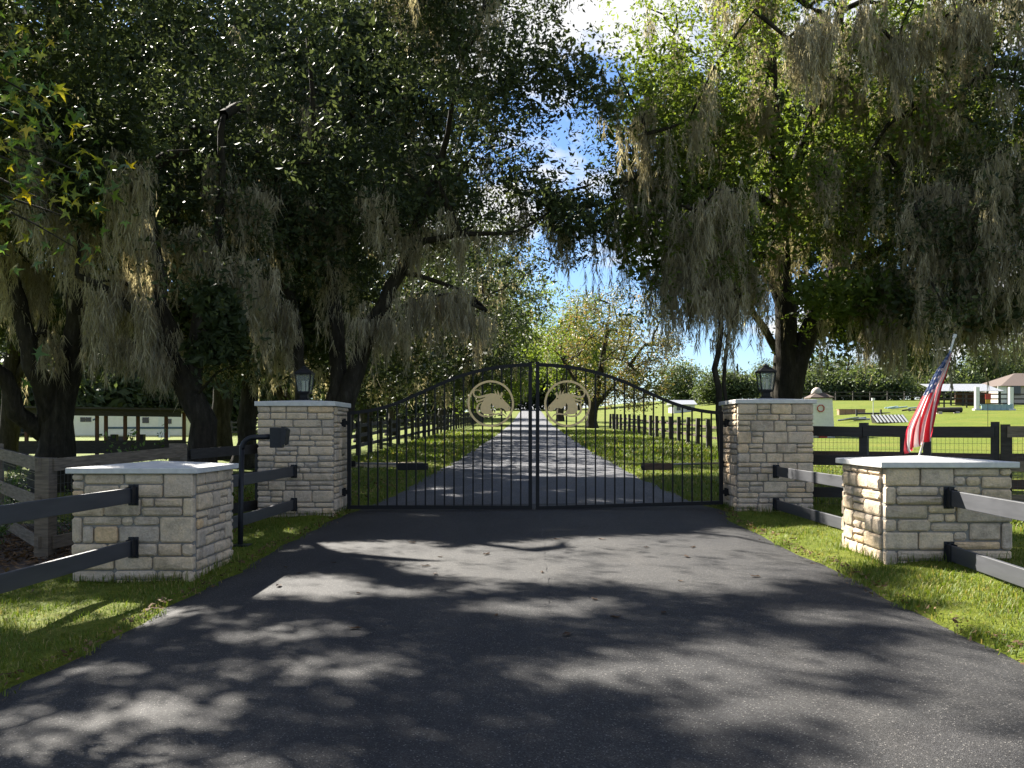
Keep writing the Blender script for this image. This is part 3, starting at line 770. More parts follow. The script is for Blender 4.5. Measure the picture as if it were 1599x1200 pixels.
def moss_mesh(anch, lens, dens, m, parent, rg, spread=.06, wd=.01):
    """fibrous beards: short thin wisps strung along a wavering hanging axis"""
    ns = 4; anch = np.repeat(anch, ns, 0) + rg.normal(size=(len(anch) * ns, 3)) * np.array([.085, .085, .05]); lens = np.repeat(lens, ns) * rg.uniform(.25, 1.05, len(anch)); dens = np.repeat(dens, ns) / ns * 1.5
    k = np.maximum(4, (lens * dens).astype(int)); rep = np.repeat(np.arange(len(anch)), k); n = len(rep)
    t = rg.random(n) ** .85; L_ = lens[rep]; scl = wd / .01
    ph = rg.uniform(0, 6.28, (len(anch), 3)); th = rg.uniform(.5, 1.5, len(anch)) * spread
    c = anch[rep].copy()
    c[:, 0] += .05 * np.sin(ph[rep, 0] + t * L_ * 3.1) * t + .02 * np.sin(ph[rep, 2] + t * L_ * 9); c[:, 1] += .05 * np.sin(ph[rep, 1] + t * L_ * 2.6) * t
    c[:, 2] -= t * L_
    bulge = .55 + .45 * np.sin(ph[rep, 2] + t * L_ * rg.uniform(5, 8, len(anch))[rep])
    rad = th[rep] * (1.0 - .55 * t) * (.30 + .75 * bulge)
    c += rg.normal(size=(n, 3)) * np.stack([rad, rad, rad * .6], 1)
    d = unit(np.stack([rg.normal(size=n) * .28, rg.normal(size=n) * .28, -np.ones(n)], 1)); az = rg.uniform(0, math.pi, n)
    sd_ = unit(np.cross(d, np.stack([np.cos(az), np.sin(az), np.zeros(n)], 1)))
    ln = rg.uniform(.08, .26, n) * scl ** .5; w_ = wd * rg.uniform(.35, 1.0, n)
    V = np.empty((n, 3, 3)); V[:, 0] = c - sd_ * w_[:, None]; V[:, 1] = c + sd_ * w_[:, None]; V[:, 2] = c + d * (ln * 1.15)[:, None]
    ct = rg.uniform(.15, .85, len(anch)); tint = np.clip(ct[rep] + rg.normal(size=n) * .2, 0, 1)
    return np_mesh('moss', V.reshape(-1, 3), np.arange(3 * n).reshape(n, 3), m, parent, tint)

LIT = []                                                    # openings in the canopy: (x, y, rx, ry) of the sunny patches they make on the ground
def lit_mask(p):
    t = (p[:, 2] - .15) / SUN.z
    gx = p[:, 0] - SUN.x * t; gy = p[:, 1] - SUN.y * t
    keep = np.ones(len(p), bool)
    for x, y, rx, ry in LIT:
        keep &= ((gx - x) / rx) ** 2 + ((gy - y) / ry) ** 2 > 1
    return keep
VOIDS = []                                                  # spheres of open air between the crowns: (x, y, z, r)
def tree(name, label, base, stems, ell, nlobe, seed, lobe_r=(.7, 1.25), clumps=16, per=18, leaf=.085, lm='oak_leaf', moss=0, moss_len=(.4, 1.4), group=None, cat='tree', sub=True, shell=.45, moss_w=.0125, moss_d=1.0, zcut=None, limb=.018, inner=.06, curtains=()):
    rg = np.random.default_rng(seed); rr = random.Random(seed)
    bx, by = base; bz = g(bx, by)
    root = thing(name, label, cat, (bx, by, bz), group); off = np.array([bx, by, bz])
    nodes = []; par = []; isstem = []; tb = MB()
    for (pts, r0, r1) in stems:
        pts = [np.array(p, float) for p in pts]
        dense = []
        for i in range(len(pts) - 1):
            p0, p1, p2, p3 = pts[max(i - 1, 0)], pts[i], pts[i + 1], pts[min(i + 2, len(pts) - 1)]
            m_ = max(2, int(np.linalg.norm(p2 - p1) / .45))
            for k in range(m_):
                t = k / m_
                dense.append(.5 * (2 * p1 + (p2 - p0) * t + (2 * p0 - 5 * p1 + 4 * p2 - p3) * t * t + (3 * p1 - p0 - 3 * p2 + p3) * t ** 3) + rg.normal(size=3) * .03 * (1 if dense else 0))
        dense.append(pts[-1])
        rad = [r0 + (r1 - r0) * (k / (len(dense) - 1)) ** .8 for k in range(len(dense))]
        if abs(dense[0][2] - bz) < .6:
            rad[0] *= 1.55
            if len(rad) > 1: rad[1] *= 1.2
        tb.tube([Vector(p) for p in dense], rad, 12, .07, rr)
        st = len(nodes)
        for k, p in enumerate(dense):
            nodes.append(p); par.append(st + k - 1 if k else -1); isstem.append(True)
    zmin = min(e[2] - e[5] for e in ell)
    # lobes
    vol = np.array([e[3] * e[4] * e[5] for e in ell]); vol = vol ** .8; vol = vol / vol.sum(); lob = []
    tries = 0
    while len(lob) < nlobe and tries < nlobe * 40:
        tries += 1
        e = ell[rg.choice(len(ell), p=vol)]
        d = unit(rg.normal(size=3)); r = rg.uniform(shell ** 3, 1) ** (1 / 3)
        p = np.array(e[:3]) + d * r * np.array(e[3:6])
        if p[2] < bz + (1.2 if sub else .7): continue
        if any(np.linalg.norm(p - np.array(v_[:3])) < v_[3] for v_ in VOIDS): continue
        if lob and np.min(np.linalg.norm(np.array(lob) - p, axis=1)) < lobe_r[0] * .62: continue
        lob.append(p)
    lob = np.array(lob)
    S0 = np.array(nodes); sd_ = np.array([np.min(np.linalg.norm(S0 - p, axis=1)) for p in lob]); order = np.argsort(sd_)
    depth = [0] * len(nodes); chains = []
    usable = [k for k in range(len(nodes)) if nodes[k][2] > bz + 1.6] or list(range(len(nodes)))
    for oi in order:
        p = lob[oi]; A = np.array([nodes[k] for k in usable])
        dv = p - A; dist = np.linalg.norm(dv, axis=1)
        cost = dist + .22 * np.array([depth[k] for k in usable]) + .6 * np.maximum(A[:, 2] - p[2], 0)
        k0 = usable[int(np.argmin(cost))]; q = nodes[k0]; Ld = np.linalg.norm(p - q); m_ = max(2, int(Ld / .55)); ch = [k0]; prevk = k0
        for k in range(1, m_ + 1):
            t = k / m_; pt = q * (1 - t) + p * t + rg.normal(size=3) * .09 * Ld ** .5 * (1 - t) + np.array([0, 0, .14 * Ld * math.sin(math.pi * t) * .6])
            nodes.append(pt); par.append(prevk); isstem.append(False); depth.append(depth[k0] + 1); prevk = len(nodes) - 1; usable.append(prevk); ch.append(prevk)
        chains.append(ch)
    cnt = np.zeros(len(nodes))
    for ch in chains: cnt[ch[-1]] += 1
    for k in range(len(nodes) - 1, -1, -1):
        if par[k] >= 0 and par[k] < k: cnt[par[k]] += cnt[k]
    rad = limb * np.sqrt(np.maximum(cnt, .4)) + .006
    gone = set()
    for ch in chains:
        if ch[0] in gone or (sub and rad[ch[1]] < .10 and not lit_mask(np.array([nodes[k] for k in ch])).mean() > .6):
            gone.update(ch[1:]); continue
        rs = [min(rad[k], rad[ch[1]] * 1.05) for k in ch]; rs[-1] = min(rs[-1], .014)
        tb.tube([Vector(nodes[k]) for k in ch], rs, 6, .1, rr, cap=False)
    for (p0, p1, n_, l0, l1) in curtains:
        S1 = np.array(nodes); ends = [np.array(p0), np.array(p1)]
        k0 = min(range(2), key=lambda e: np.min(np.linalg.norm(S1 - ends[e], axis=1))); a_, b_ = ends[k0], ends[1 - k0]
        q0 = S1[np.argmin(np.linalg.norm(S1 - a_, axis=1))]
        mid_ = (a_ + b_) / 2 + np.array([0, 0, .25])
        tb.tube([Vector(q0), Vector(a_), Vector(mid_), Vector(b_)], [.06, .045, .032, .012], 6, .1, rr, cap=False)
    tb.build('trunk', M['bark'], root, smooth=True)
    # leaves
    lr = rg.uniform(lobe_r[0], lobe_r[1], len(lob))
    cl = np.repeat(lob, clumps, 0) + unit(rg.normal(size=(len(lob) * clumps, 3))) * (np.repeat(lr, clumps) * rg.uniform(.25, 1, len(lob) * clumps) ** .6)[:, None] * np.array([1.1, 1.1, .72])
    cl_t = np.repeat(rg.uniform(-.16, .16, len(lob)), clumps) + rg.normal(size=len(cl)) * .10
    ni = int(len(cl) * per * inner); ei = rg.integers(0, len(ell), ni); E = np.array(ell)[ei]
    ip = E[:, :3] + unit(rg.normal(size=(ni, 3))) * (rg.random(ni) ** .4 * .72)[:, None] * E[:, 3:6]
    ip = ip[ip[:, 2] > bz + 2.5]
    if sub: ip = ip[lit_mask(ip)]
    if zcut is not None: k_ = cl[:, 2] > zcut; cl, cl_t = cl[k_], cl_t[k_]
    if sub: k_ = lit_mask(cl) | (rg.random(len(cl)) < .02); cl, cl_t = cl[k_], cl_t[k_]
    n = len(cl) * per; csp = leaf * 1.9
    tw = unit(rg.normal(size=(len(cl), 3)) * np.array([1, 1, .6])) * csp * 1.5
    cen = np.repeat(cl, per, 0) + np.repeat(tw, per, 0) * rg.uniform(-1, 1, n)[:, None] + rg.normal(size=(n, 3)) * csp * .38
    tint = np.clip(.42 + np.repeat(cl_t, per) + rg.normal(size=n) * .15, 0, 1)
    sz = leaf * (.5 + .95 * rg.random(n) ** 1.3) * np.repeat(rg.uniform(.8, 1.2, len(cl)), per)
    cen = np.concatenate([cen, ip]); sz = np.concatenate([sz, leaf * rg.uniform(1.6, 2.6, len(ip))]); tint = np.concatenate([tint, rg.uniform(.1, .5, len(ip))])
    leaves('crown', cen - off, sz, tint, M[lm], root, rg)
    if moss:
        cand = [k for k in range(len(nodes)) if k not in gone and nodes[k][2] > bz + 2.6 and (not isstem[k] or rg.random() < .35)]
        A = np.array([nodes[k] for k in cand]); idx = rg.integers(0, len(A), moss)
        # moss gathers in places
        ctr = A[rg.integers(0, len(A), max(4, moss // 22))]
        dd = np.min(np.linalg.norm(A[idx][:, None] - ctr[None], axis=2), axis=1); k_ = (rg.random(moss) < np.exp(-(dd / .8) ** 2) + .10)
        idx = idx[k_]
        an = A[idx] + rg.normal(size=(len(idx), 3)) * np.array([.1, .1, .02]); ln = rg.uniform(0, 1, len(idx)) ** 1.6 * (moss_len[1] - moss_len[0]) + moss_len[0]
        ln = np.minimum(ln, an[:, 2] - bz - 1.9); ok = ln > .15; an, ln = an[ok], ln[ok]
        if sub: ok = lit_mask(an); an, ln = an[ok], ln[ok]
        for v_ in VOIDS: ok = np.linalg.norm(an - np.array(v_[:3]), axis=1) > v_[3] * 1.05; an, ln = an[ok], ln[ok]
        nst_ = rg.uniform(60, 130, len(an)) * moss_d
        for (p0, p1, n_, l0, l1) in curtains:
            t_ = np.sort(rg.random(n_)); q_ = np.array(p0)[None] * (1 - t_)[:, None] + np.array(p1)[None] * t_[:, None]
            q_[:, 2] += .25 * np.sin(t_ * 3.1); q_ += rg.normal(size=(n_, 3)) * np.array([.08, .25, .12])
            l_ = rg.uniform(l0 * .6, l1, n_); k_ = rg.random(n_) < .3; l_[k_] *= .5
            an = np.concatenate([an, q_]); ln = np.concatenate([ln, np.minimum(l_, q_[:, 2] - bz - .9)]); nst_ = np.concatenate([nst_, rg.uniform(140, 240, n_) * moss_d])
        moss_mesh(an - off, ln, nst_, M['moss'], root, rg, .042, moss_w)
    return root
def V3(px, py, Y): p = at(px, py, Y); return (p.x, p.y, p.z)
def B(x, y): return (x, y, g(x, y) - .15)
# sunny openings seen on the drive and verges
LIT += [(1.3, 9.9, 2.9, 1.8), (-1.3, 10.4, .9, .5), (-2.3, 8.8, .8, .7), (4.25, 6.7, 1.25, 2.2), (4.7, 5.2, 1.4, 1.6), (4.5, 11.6, .7, 1.8), (-1.0, 8.2, .9, .3), (-4.0, 7.9, .9, .6), (-2.2, 11.2, 1.2, .6),
        (6.7, 11.9, 1.5, 1.3), (3.7, 11.0, 1.2, 1.2), (-3.6, 12.6, .6, .8), (2.2, 8.2, .8, .35)]
_q = np.random.default_rng(5)
for _ in range(46):
    _y = _q.uniform(3.6, 8.2); _r = _q.uniform(.12, .5); LIT.append((_q.uniform(-3.4, 3.4) * min(1, _y / 5), _y, _r * 1.3, _r * .8))
for _ in range(60): LIT.append((_q.uniform(-3.6, 4.6), _q.uniform(11.5, 30), _q.uniform(.2, .7), _q.uniform(.2, .6)))
for _ in range(44): LIT.append((_q.uniform(-2.6, 2.8), _q.uniform(16.5, 62), _q.uniform(.7, 2.2), _q.uniform(.18, .5)))
VOIDS += [(1.15, 20, 11.0, 1.7)]
# the open heart of the big right oak, where trunk and limbs show
for _z in (3.4, 4.9, 6.4, 7.9): VOIDS += [(5.05, 18.4, _z, 1.15), (5.5, 20.0, _z, 1.0), (4.75, 17.0, _z, 1.0)]
VOIDS += [(5.9, 18.4, 4.2, 1.0), (6.5, 18.4, 5.5, 1.0), (7.2, 18.2, 6.7, .8)]

OAKS = 'live oaks hung with grey moss'
tree('live_oak', 'live oak just beyond the left edge whose shade falls over the near drive', (-12.2, 11.5),
     [([B(-12.2, 11.5), (-12.2, 11.5, 2.5), (-12, 11.6, 5), (-11.6, 11.8, 9)], .4, .15)], [(-11.2, 11.8, 9.2, 4.0, 4.4, 3.6)], 130, 99, clumps=14, per=13, leaf=.2, group=OAKS, moss=150)
tree('live_oak', 'many stemmed live oak at the far left with thick upright trunk behind the wood shed', (-9.95, 19),
     [([B(-9.95, 19), V3(88, 660, 19), V3(110, 590, 19), V3(121, 500, 19), V3(122, 410, 19), V3(118, 300, 19), V3(100, 180, 19)], .42, .08),
      ([V3(82, 672, 19), V3(62, 600, 18.6), V3(45, 540, 18.4), V3(30, 470, 18.4), V3(5, 380, 18.4)], .26, .12),
      ([V3(76, 682, 19), V3(30, 640, 18.6), V3(8, 590, 18.3), V3(-40, 540, 18)], .22, .12),
      ([V3(62, 600, 18.6), V3(72, 520, 18.9), V3(70, 440, 19.3)], .12, .07),
      ([V3(122, 570, 19), V3(160, 490, 19), V3(205, 440, 19), V3(260, 380, 18.6)], .09, .05)],
     [(-10.8, 18.2, 9.0, 5.6, 4.6, 4.2), (-8.5, 18.0, 7.4, 3.6, 3.2, 2.2)], 210, 101, clumps=26, per=20, leaf=.107, moss=650, moss_len=(.3, 1.4), curtains=[(V3(0,400,18.3), V3(60,425,18.6), 22, 1.0, 1.6), (V3(95,560,18.6), V3(60,520,18.5), 12, 0.6, 1.0), (V3(150,505,18.8), V3(215,445,18.8), 24, 0.7, 1.3)], group=OAKS)
tree('live_oak', 'live oak with leaning trunk left of the left tall pillar', (-6.1, 17),
     [([B(-6.1, 17), V3(312, 655, 17), V3(290, 605, 17), V3(266, 556, 16.9), V3(253, 470, 16.8), V3(243, 400, 16.8), V3(225, 270, 16.6)], .32, .06),
      ([V3(300, 625, 17), V3(315, 500, 17.4), V3(328, 420, 17.6), V3(345, 330, 17.8), V3(350, 180, 18)], .2, .05),
      ([V3(262, 540, 16.9), V3(225, 500, 16.6), V3(180, 460, 16.4), V3(120, 430, 16.2)], .10, .05)],
     [(-6.3, 17.0, 8.8, 4.6, 3.8, 3.8), (-5.65, 16.2, 3.3, .8, .7, 1.2), (-7.6, 16.6, 6.0, 2.2, 1.6, 1.2)], 185, 102, clumps=26, per=20, leaf=.107, moss=850, moss_len=(.3, 1.7), curtains=[(V3(130,440,16.3), V3(250,480,16.7), 36, .8, 1.8), (V3(170,545,16.6), V3(275,565,16.9), 42, 0.45, 0.75), (V3(330,420,17.5), V3(420,435,17.8), 34, 0.9, 1.6), (V3(195,350,16.4), V3(240,380,16.6), 20, 1.0, 1.5)], group=OAKS)
tree('live_oak', 'large dark live oak with forked trunks right behind the left tall pillar', (-4.4, 20),
     [([B(-4.3, 20), V3(540, 625, 20), V3(565, 545, 20), V3(598, 475, 20), V3(624, 425, 20), V3(660, 330, 19.8), V3(700, 210, 19.6), V3(720, 90, 19.4)], .30, .025),
      ([B(-4.6, 20.1), V3(528, 600, 20.1), V3(523, 520, 20.2), V3(521, 440, 20.3), V3(505, 320, 20.4), V3(490, 180, 20.4), V3(480, 60, 20.4)], .27, .03),
      ([B(-4.9, 20.1), V3(470, 600, 20), V3(462, 500, 20), V3(430, 400, 19.6), V3(400, 280, 19.4)], .18, .08),
      ([V3(624, 425, 20), V3(690, 440, 19.8), V3(740, 468, 19.6)], .07, .025),
      ([V3(640, 380, 20), V3(720, 365, 19.4), V3(800, 360, 19), V3(860, 330, 19)], .08, .02)],
     [(-3.4, 19.6, 9.2, 5.0, 4.2, 4.2), (-2.3, 19.2, 7.2, 3.6, 2.6, 1.7), (-5.0, 19.4, 5.6, 1.8, 1.4, 1.6), (.5, 19.2, 8.0, 1.7, 1.8, 2.4), (.9, 19.0, 6.6, 1.2, 1.2, 1.6), (-4.2, 16.6, 10.6, 4.2, 2.4, 2.6)], 265, 103, clumps=26, per=20, leaf=.107, moss=750, curtains=[(V3(470,330,19.5), V3(530,350,19.6), 24, 0.8, 1.4), (V3(640,470,19.4), V3(760,485,19.2), 46, 0.6, 1.3), (V3(400,470,19.2), V3(460,500,19.5), 30, 0.8, 1.6), (V3(560,500,19.7), V3(640,520,19.6), 22, 0.5, 1.1)], moss_len=(.3, 1.5), group=OAKS)
tree('live_oak', 'live oak deep in the shade behind the left lantern', (-8.2, 26),
     [([B(-8.2, 26), V3(392, 600, 26), V3(400, 520, 26), V3(380, 400, 26), V3(360, 250, 26)], .3, .1), ([V3(392, 590, 26), V3(430, 500, 26), V3(470, 420, 26)], .14, .06)],
     [(-8.0, 26, 8.2, 5.2, 4.4, 4.4), (-5.5, 27, 13.5, 5.5, 4, 3.8), (-7.6, 25.5, 4.6, 4.0, 3, 1.6)], 210, 104, clumps=20, per=16, leaf=.16, inner=.15, moss=700, curtains=[(V3(330,500,25), V3(470,520,25), 50, 1.0, 2.0), (V3(250,480,25), V3(340,510,25), 40, 1.0, 2.0)], moss_len=(.6, 2.2), moss_w=.015, moss_d=.7, group=OAKS)
tree('live_oak', 'live oak with paired trunks behind the far left fence shed', (-15.5, 27),
     [([B(-15.5, 27), V3(20, 600, 27), V3(30, 450, 27), V3(10, 250, 27)], .32, .12), ([V3(18, 620, 27), V3(60, 520, 27), V3(110, 420, 27)], .14, .06)],
     [(-14.5, 27, 8.2, 5.7, 4.5, 4.4), (-13.5, 28, 13.5, 5.5, 4, 3.8), (-13, 26, 4.8, 4.2, 3, 1.4)], 200, 105, clumps=20, per=16, leaf=.16, inner=.15, moss=500, moss_len=(.6, 2.2), moss_w=.015, moss_d=.7, group=OAKS)
tree('live_oak', 'tall broad live oak filling the sky behind the leaning oak and the far left oak', (-10.5, 31),
     [([B(-10.5, 31), (-10.4, 31, 3), (-10, 31, 6), (-9.6, 31, 11)], .4, .15), ([(-10.4, 31, 2.6), (-12, 31, 6), (-14, 31, 9)], .2, .09), ([(-10.3, 31, 3.4), (-8, 31, 6.5), (-6, 31, 10)], .2, .09)],
     [(-9.8, 30.8, 11.6, 8.2, 3.5, 5.0)], 330, 106, clumps=19, per=14, leaf=.23, inner=.35, lobe_r=(.9, 1.5), moss=250, moss_len=(.5, 1.8), moss_w=.02, moss_d=.5, group=OAKS)
for i, (x, y, s, lb) in enumerate([(-9.6, 37, 107, 'first live oak of the row behind the left drive fence'), (-8.4, 46, 108, 'second live oak of the row behind the left drive fence'),
                                  (-8.6, 57, 109, 'third live oak of the row behind the left drive fence'), (-7.0, 72, 110, 'fourth live oak of the row behind the left drive fence'), (-7.8, 95, 111, 'last live oak of the row behind the left drive fence')]):
    zb = g(x, y); q = random.Random(s)
    tree('live_oak', lb, (x, y), [([(x, y, zb - .2), (x + .1, y, zb + 1.6), (x + q.uniform(-.4, .6), y, zb + 4), (x + q.uniform(0, 1.4), y, zb + 7.5)], .42, .16), ([(x, y, zb + 1.2), (x + .9, y - .3, zb + 3.2), (x + 2.6, y - .4, zb + 5.6)], .22, .1),
          ([(x, y, zb + 1.4), (x - .9, y - .2, zb + 3.2), (x - 2.2, y, zb + 6)], .2, .1)],
         [(x + 2.4, y, zb + 8.6, 6.8, 5.5, 5.6), (x + 2.8, y - 1, zb + 4.4, 5.2, 4, 2.4)], 135, s, clumps=15, per=13, leaf=.20 + .002 * (y - 37), lobe_r=(.9, 1.5), moss=520 if y < 60 else 260, moss_len=(.5, 2.0), moss_w=.03, moss_d=.4, group=OAKS, sub=y < 60, lm='oak_leaf' if y < 60 else 'oak_leaf_light')
tree('live_oak', 'big live oak draped in long moss behind the right lantern', (6.1, 22),
     [([B(6.1, 22), V3(1228, 615, 22), V3(1232, 540, 22), V3(1220, 440, 22), V3(1213, 320, 21.8), V3(1212, 220, 21.6), V3(1200, 60, 21.4)], .34, .14),
      ([V3(1228, 640, 22), V3(1244, 565, 22), V3(1262, 520, 22), V3(1285, 470, 21.8), V3(1330, 360, 21.4), V3(1400, 275, 21), V3(1450, 228, 20.6), V3(1540, 190, 20)], .30, .09),
      ([V3(1220, 300, 21.7), V3(1260, 215, 21.4), V3(1290, 110, 21.2), V3(1310, 20, 21)], .15, .08),
      ([V3(1300, 440, 21.6), V3(1360, 400, 21), V3(1440, 360, 20.6), V3(1540, 335, 20), V3(1620, 345, 19.6)], .13, .06),
      ([V3(1215, 330, 21.8), V3(1160, 300, 21), V3(1090, 290, 20.4), V3(1010, 270, 20)], .11, .05),
      ([V3(1218, 400, 22), V3(1150, 400, 21.2), V3(1080, 430, 20.6), V3(1030, 425, 20.4)], .10, .04)],
     [(6.9, 21.0, 9.3, 5.0, 4.2, 4.2), (4.9, 20.6, 7.0, 3.0, 2.6, 2.6), (9.4, 20.4, 7.4, 4.0, 3.2, 2.6), (6.9, 19.6, 4.4, 2.0, 1.4, .8), (2.8, 20.4, 8.2, 1.6, 1.6, 3.0), (2.6, 20.4, 6.0, 1.4, 1.3, 1.6)], 230, 112, clumps=22, per=19, leaf=.107, moss=1350, moss_len=(.5, 2.4), curtains=[(V3(1160,20,20.5), V3(1205,10,20.5), 28, 1.0, 1.6), (V3(1230,60,18.2), V3(1300,45,18.2), 30, .8, 1.7), (V3(1330,30,18), V3(1400,70,18), 30, .8, 1.6), (V3(1420,45,17.8), V3(1550,40,17.6), 40, .8, 1.7), (V3(1090,330,18.6), V3(1150,300,18.4), 20, .6, 1.3), (V3(1165,150,20.6), V3(1200,170,20.8), 26, 1.0, 1.5), (V3(1345,455,20.0), V3(1410,440,19.6), 60, 1.3, 2.1), (V3(1290,120,20), V3(1345,160,19.8), 24, 0.8, 1.4), (V3(1130,420,20.4), V3(1190,450,20.8), 32, 0.8, 1.4), (V3(1270,250,20.6), V3(1330,240,20.2), 30, 0.9, 1.6)], lm='oak_leaf_light', group=OAKS)
tree('live_oak', 'live oak reaching in from the right edge with long bare limbs and moss', (13.2, 19.5),
     [([B(13.2, 19.5), (13.1, 19.5, 2.5), (12.6, 19.4, 4.6), (12.2, 19.2, 7.5), (12, 19, 10)], .42, .14),
      ([(12.9, 19.5, 3.2), V3(1640, 420, 19), V3(1560, 400, 18.6), V3(1470, 385, 18.4), V3(1420, 388, 18.2)], .17, .07),
      ([(12.4, 19.4, 5.6), V3(1599, 105, 18.8), V3(1500, 145, 18.6), V3(1440, 172, 18.6), V3(1398, 186, 18.6)], .16, .06),
      ([(12.3, 19.3, 6.5), V3(1600, 15, 18.6), V3(1500, 20, 18.4), V3(1420, 70, 18.2)], .14, .05)],
     [(11.6, 19.0, 8.6, 4.9, 3.6, 4.0), (10.2, 18.4, 5.6, 3.4, 2.2, 1.5), (8.9, 18.6, 4.0, 2.2, 1.5, .9)], 112, 113, clumps=20, per=18, leaf=.107, moss=1300, moss_len=(.4, 2.0), curtains=[(V3(1395,185,19), V3(1475,160,18.6), 40, 0.8, 1.6), (V3(1480,465,18.6), V3(1590,480,18.6), 56, 0.8, 1.4), (V3(1430,320,18.4), V3(1500,300,18.4), 36, 0.9, 1.6), (V3(1530,300,18.6), V3(1599,290,18.6), 30, 0.8, 1.5)], lm='oak_leaf', group=OAKS)
tree('live_oak', 'dark live oak standing behind the moss draped oak on the right', (8.7, 32),
     [([B(8.7, 32), (8.7, 32, 3), (8.9, 32, 6), (9.2, 32, 11)], .36, .1), ([(8.7, 32, 3.2), (11, 32, 6), (13.5, 32, 9)], .2, .06), ([(8.8, 32, 4), (7, 32, 7), (5.6, 32, 10)], .16, .05)],
     [(10.5, 32, 10.6, 7.4, 3.4, 4.6), (13, 31.5, 5.6, 4.5, 2.6, 1.8)], 210, 115, clumps=16, per=14, leaf=.21, inner=.2, lobe_r=(.9, 1.5), moss=200, moss_len=(.5, 1.8), moss_w=.02, moss_d=.5, group=OAKS)
tree('small_oak', 'slim twin stemmed oak just left of the right tall pillar', (4.15, 19.6),
     [([B(4.15, 19.6), V3(1122, 610, 19.6), V3(1120, 550, 19.6), V3(1128, 470, 19.6), V3(1120, 380, 19.6)], .085, .05), ([B(4.3, 19.6), V3(1133, 600, 19.6), V3(1140, 530, 19.6), V3(1160, 440, 19.6)], .06, .03)],
     [(4.2, 19.6, 5.4, 1.5, 1.3, 1.3)], 22, 114, clumps=9, per=16, moss=330, moss_len=(.5, 1.9), lm='oak_leaf_light', lobe_r=(.5, .8), zcut=3.6)
# beyond the gate on the right
x, y = 5.2, 78; zb = g(x, y)
tree('autumn_tree', 'rust tinged spreading tree right of the drive beyond the gate', (x, y),
     [([(x, y, zb - .2), (x + .2, y, zb + 2), (x + .8, y, zb + 5), (x + 1.4, y, zb + 9)], .5, .14), ([(x, y, zb + 1.5), (x + 2.2, y, zb + 4), (x + 4.4, y - .5, zb + 7)], .25, .1), ([(x, y, zb + 1.6), (x - 1.4, y, zb + 4), (x - 2.6, y, zb + 6)], .2, .08)],
     [(x + 1.9, y, zb + 7.2, 5.9, 5, 5.2), (x + 4.2, y, zb + 3.6, 3.6, 3.5, 2.2)], 120, 120, clumps=14, per=12, leaf=.2, lobe_r=(.8, 1.4), lm='rust_leaf', sub=False, limb=.03)
x, y = 3.6, 112; zb = g(x, y)
tree('oak_tree', 'green oak behind the rust tinged tree on the right of the drive', (x, y),
     [([(x, y, zb - .2), (x + .2, y, zb + 3), (x + .6, y, zb + 9)], .5, .15)], [(x + 2.5, y, zb + 9, 6.5, 5.5, 6)], 100, 121, clumps=12, per=11, leaf=.34, lobe_r=(1.0, 1.8), lm='oak_leaf_light', sub=False, moss=200, moss_w=.06, moss_d=.3, moss_len=(.6, 2.2))
# distant trees: three kinds, copied
def far_proto(seed, nm, lb, ell, cat='tree'):
    zb = g(0, 0)
    return tree(nm, lb, (0, 0), [([(0, 0, zb - .6), (.1, 0, zb + 2.4), (.3, .1, zb + 6)], .3, .1)], [(e[0], e[1], e[2] + zb, e[3], e[4], e[5]) for e in ell], 95, seed, clumps=10, per=9, leaf=.5, lobe_r=(.8, 1.4), lm='far_leaf', sub=False, limb=.03)
fa = far_proto(130, 'distant_tree', 'x', [(0, 0, 5.6, 3.6, 3.6, 5.0)])
fb = far_proto(131, 'distant_tree', 'x', [(0, 0, 4.0, 4.6, 4.2, 3.6), (1.5, 0, 1.8, 3.4, 3, 1.8), (-1.5, 0, 1.8, 3.4, 3, 1.8)])
fc = far_proto(132, 'distant_bush', 'x', [(0, 0, 2.0, 3.4, 2.8, 2.0), (2, 0, 1.5, 2.6, 2.2, 1.5)])
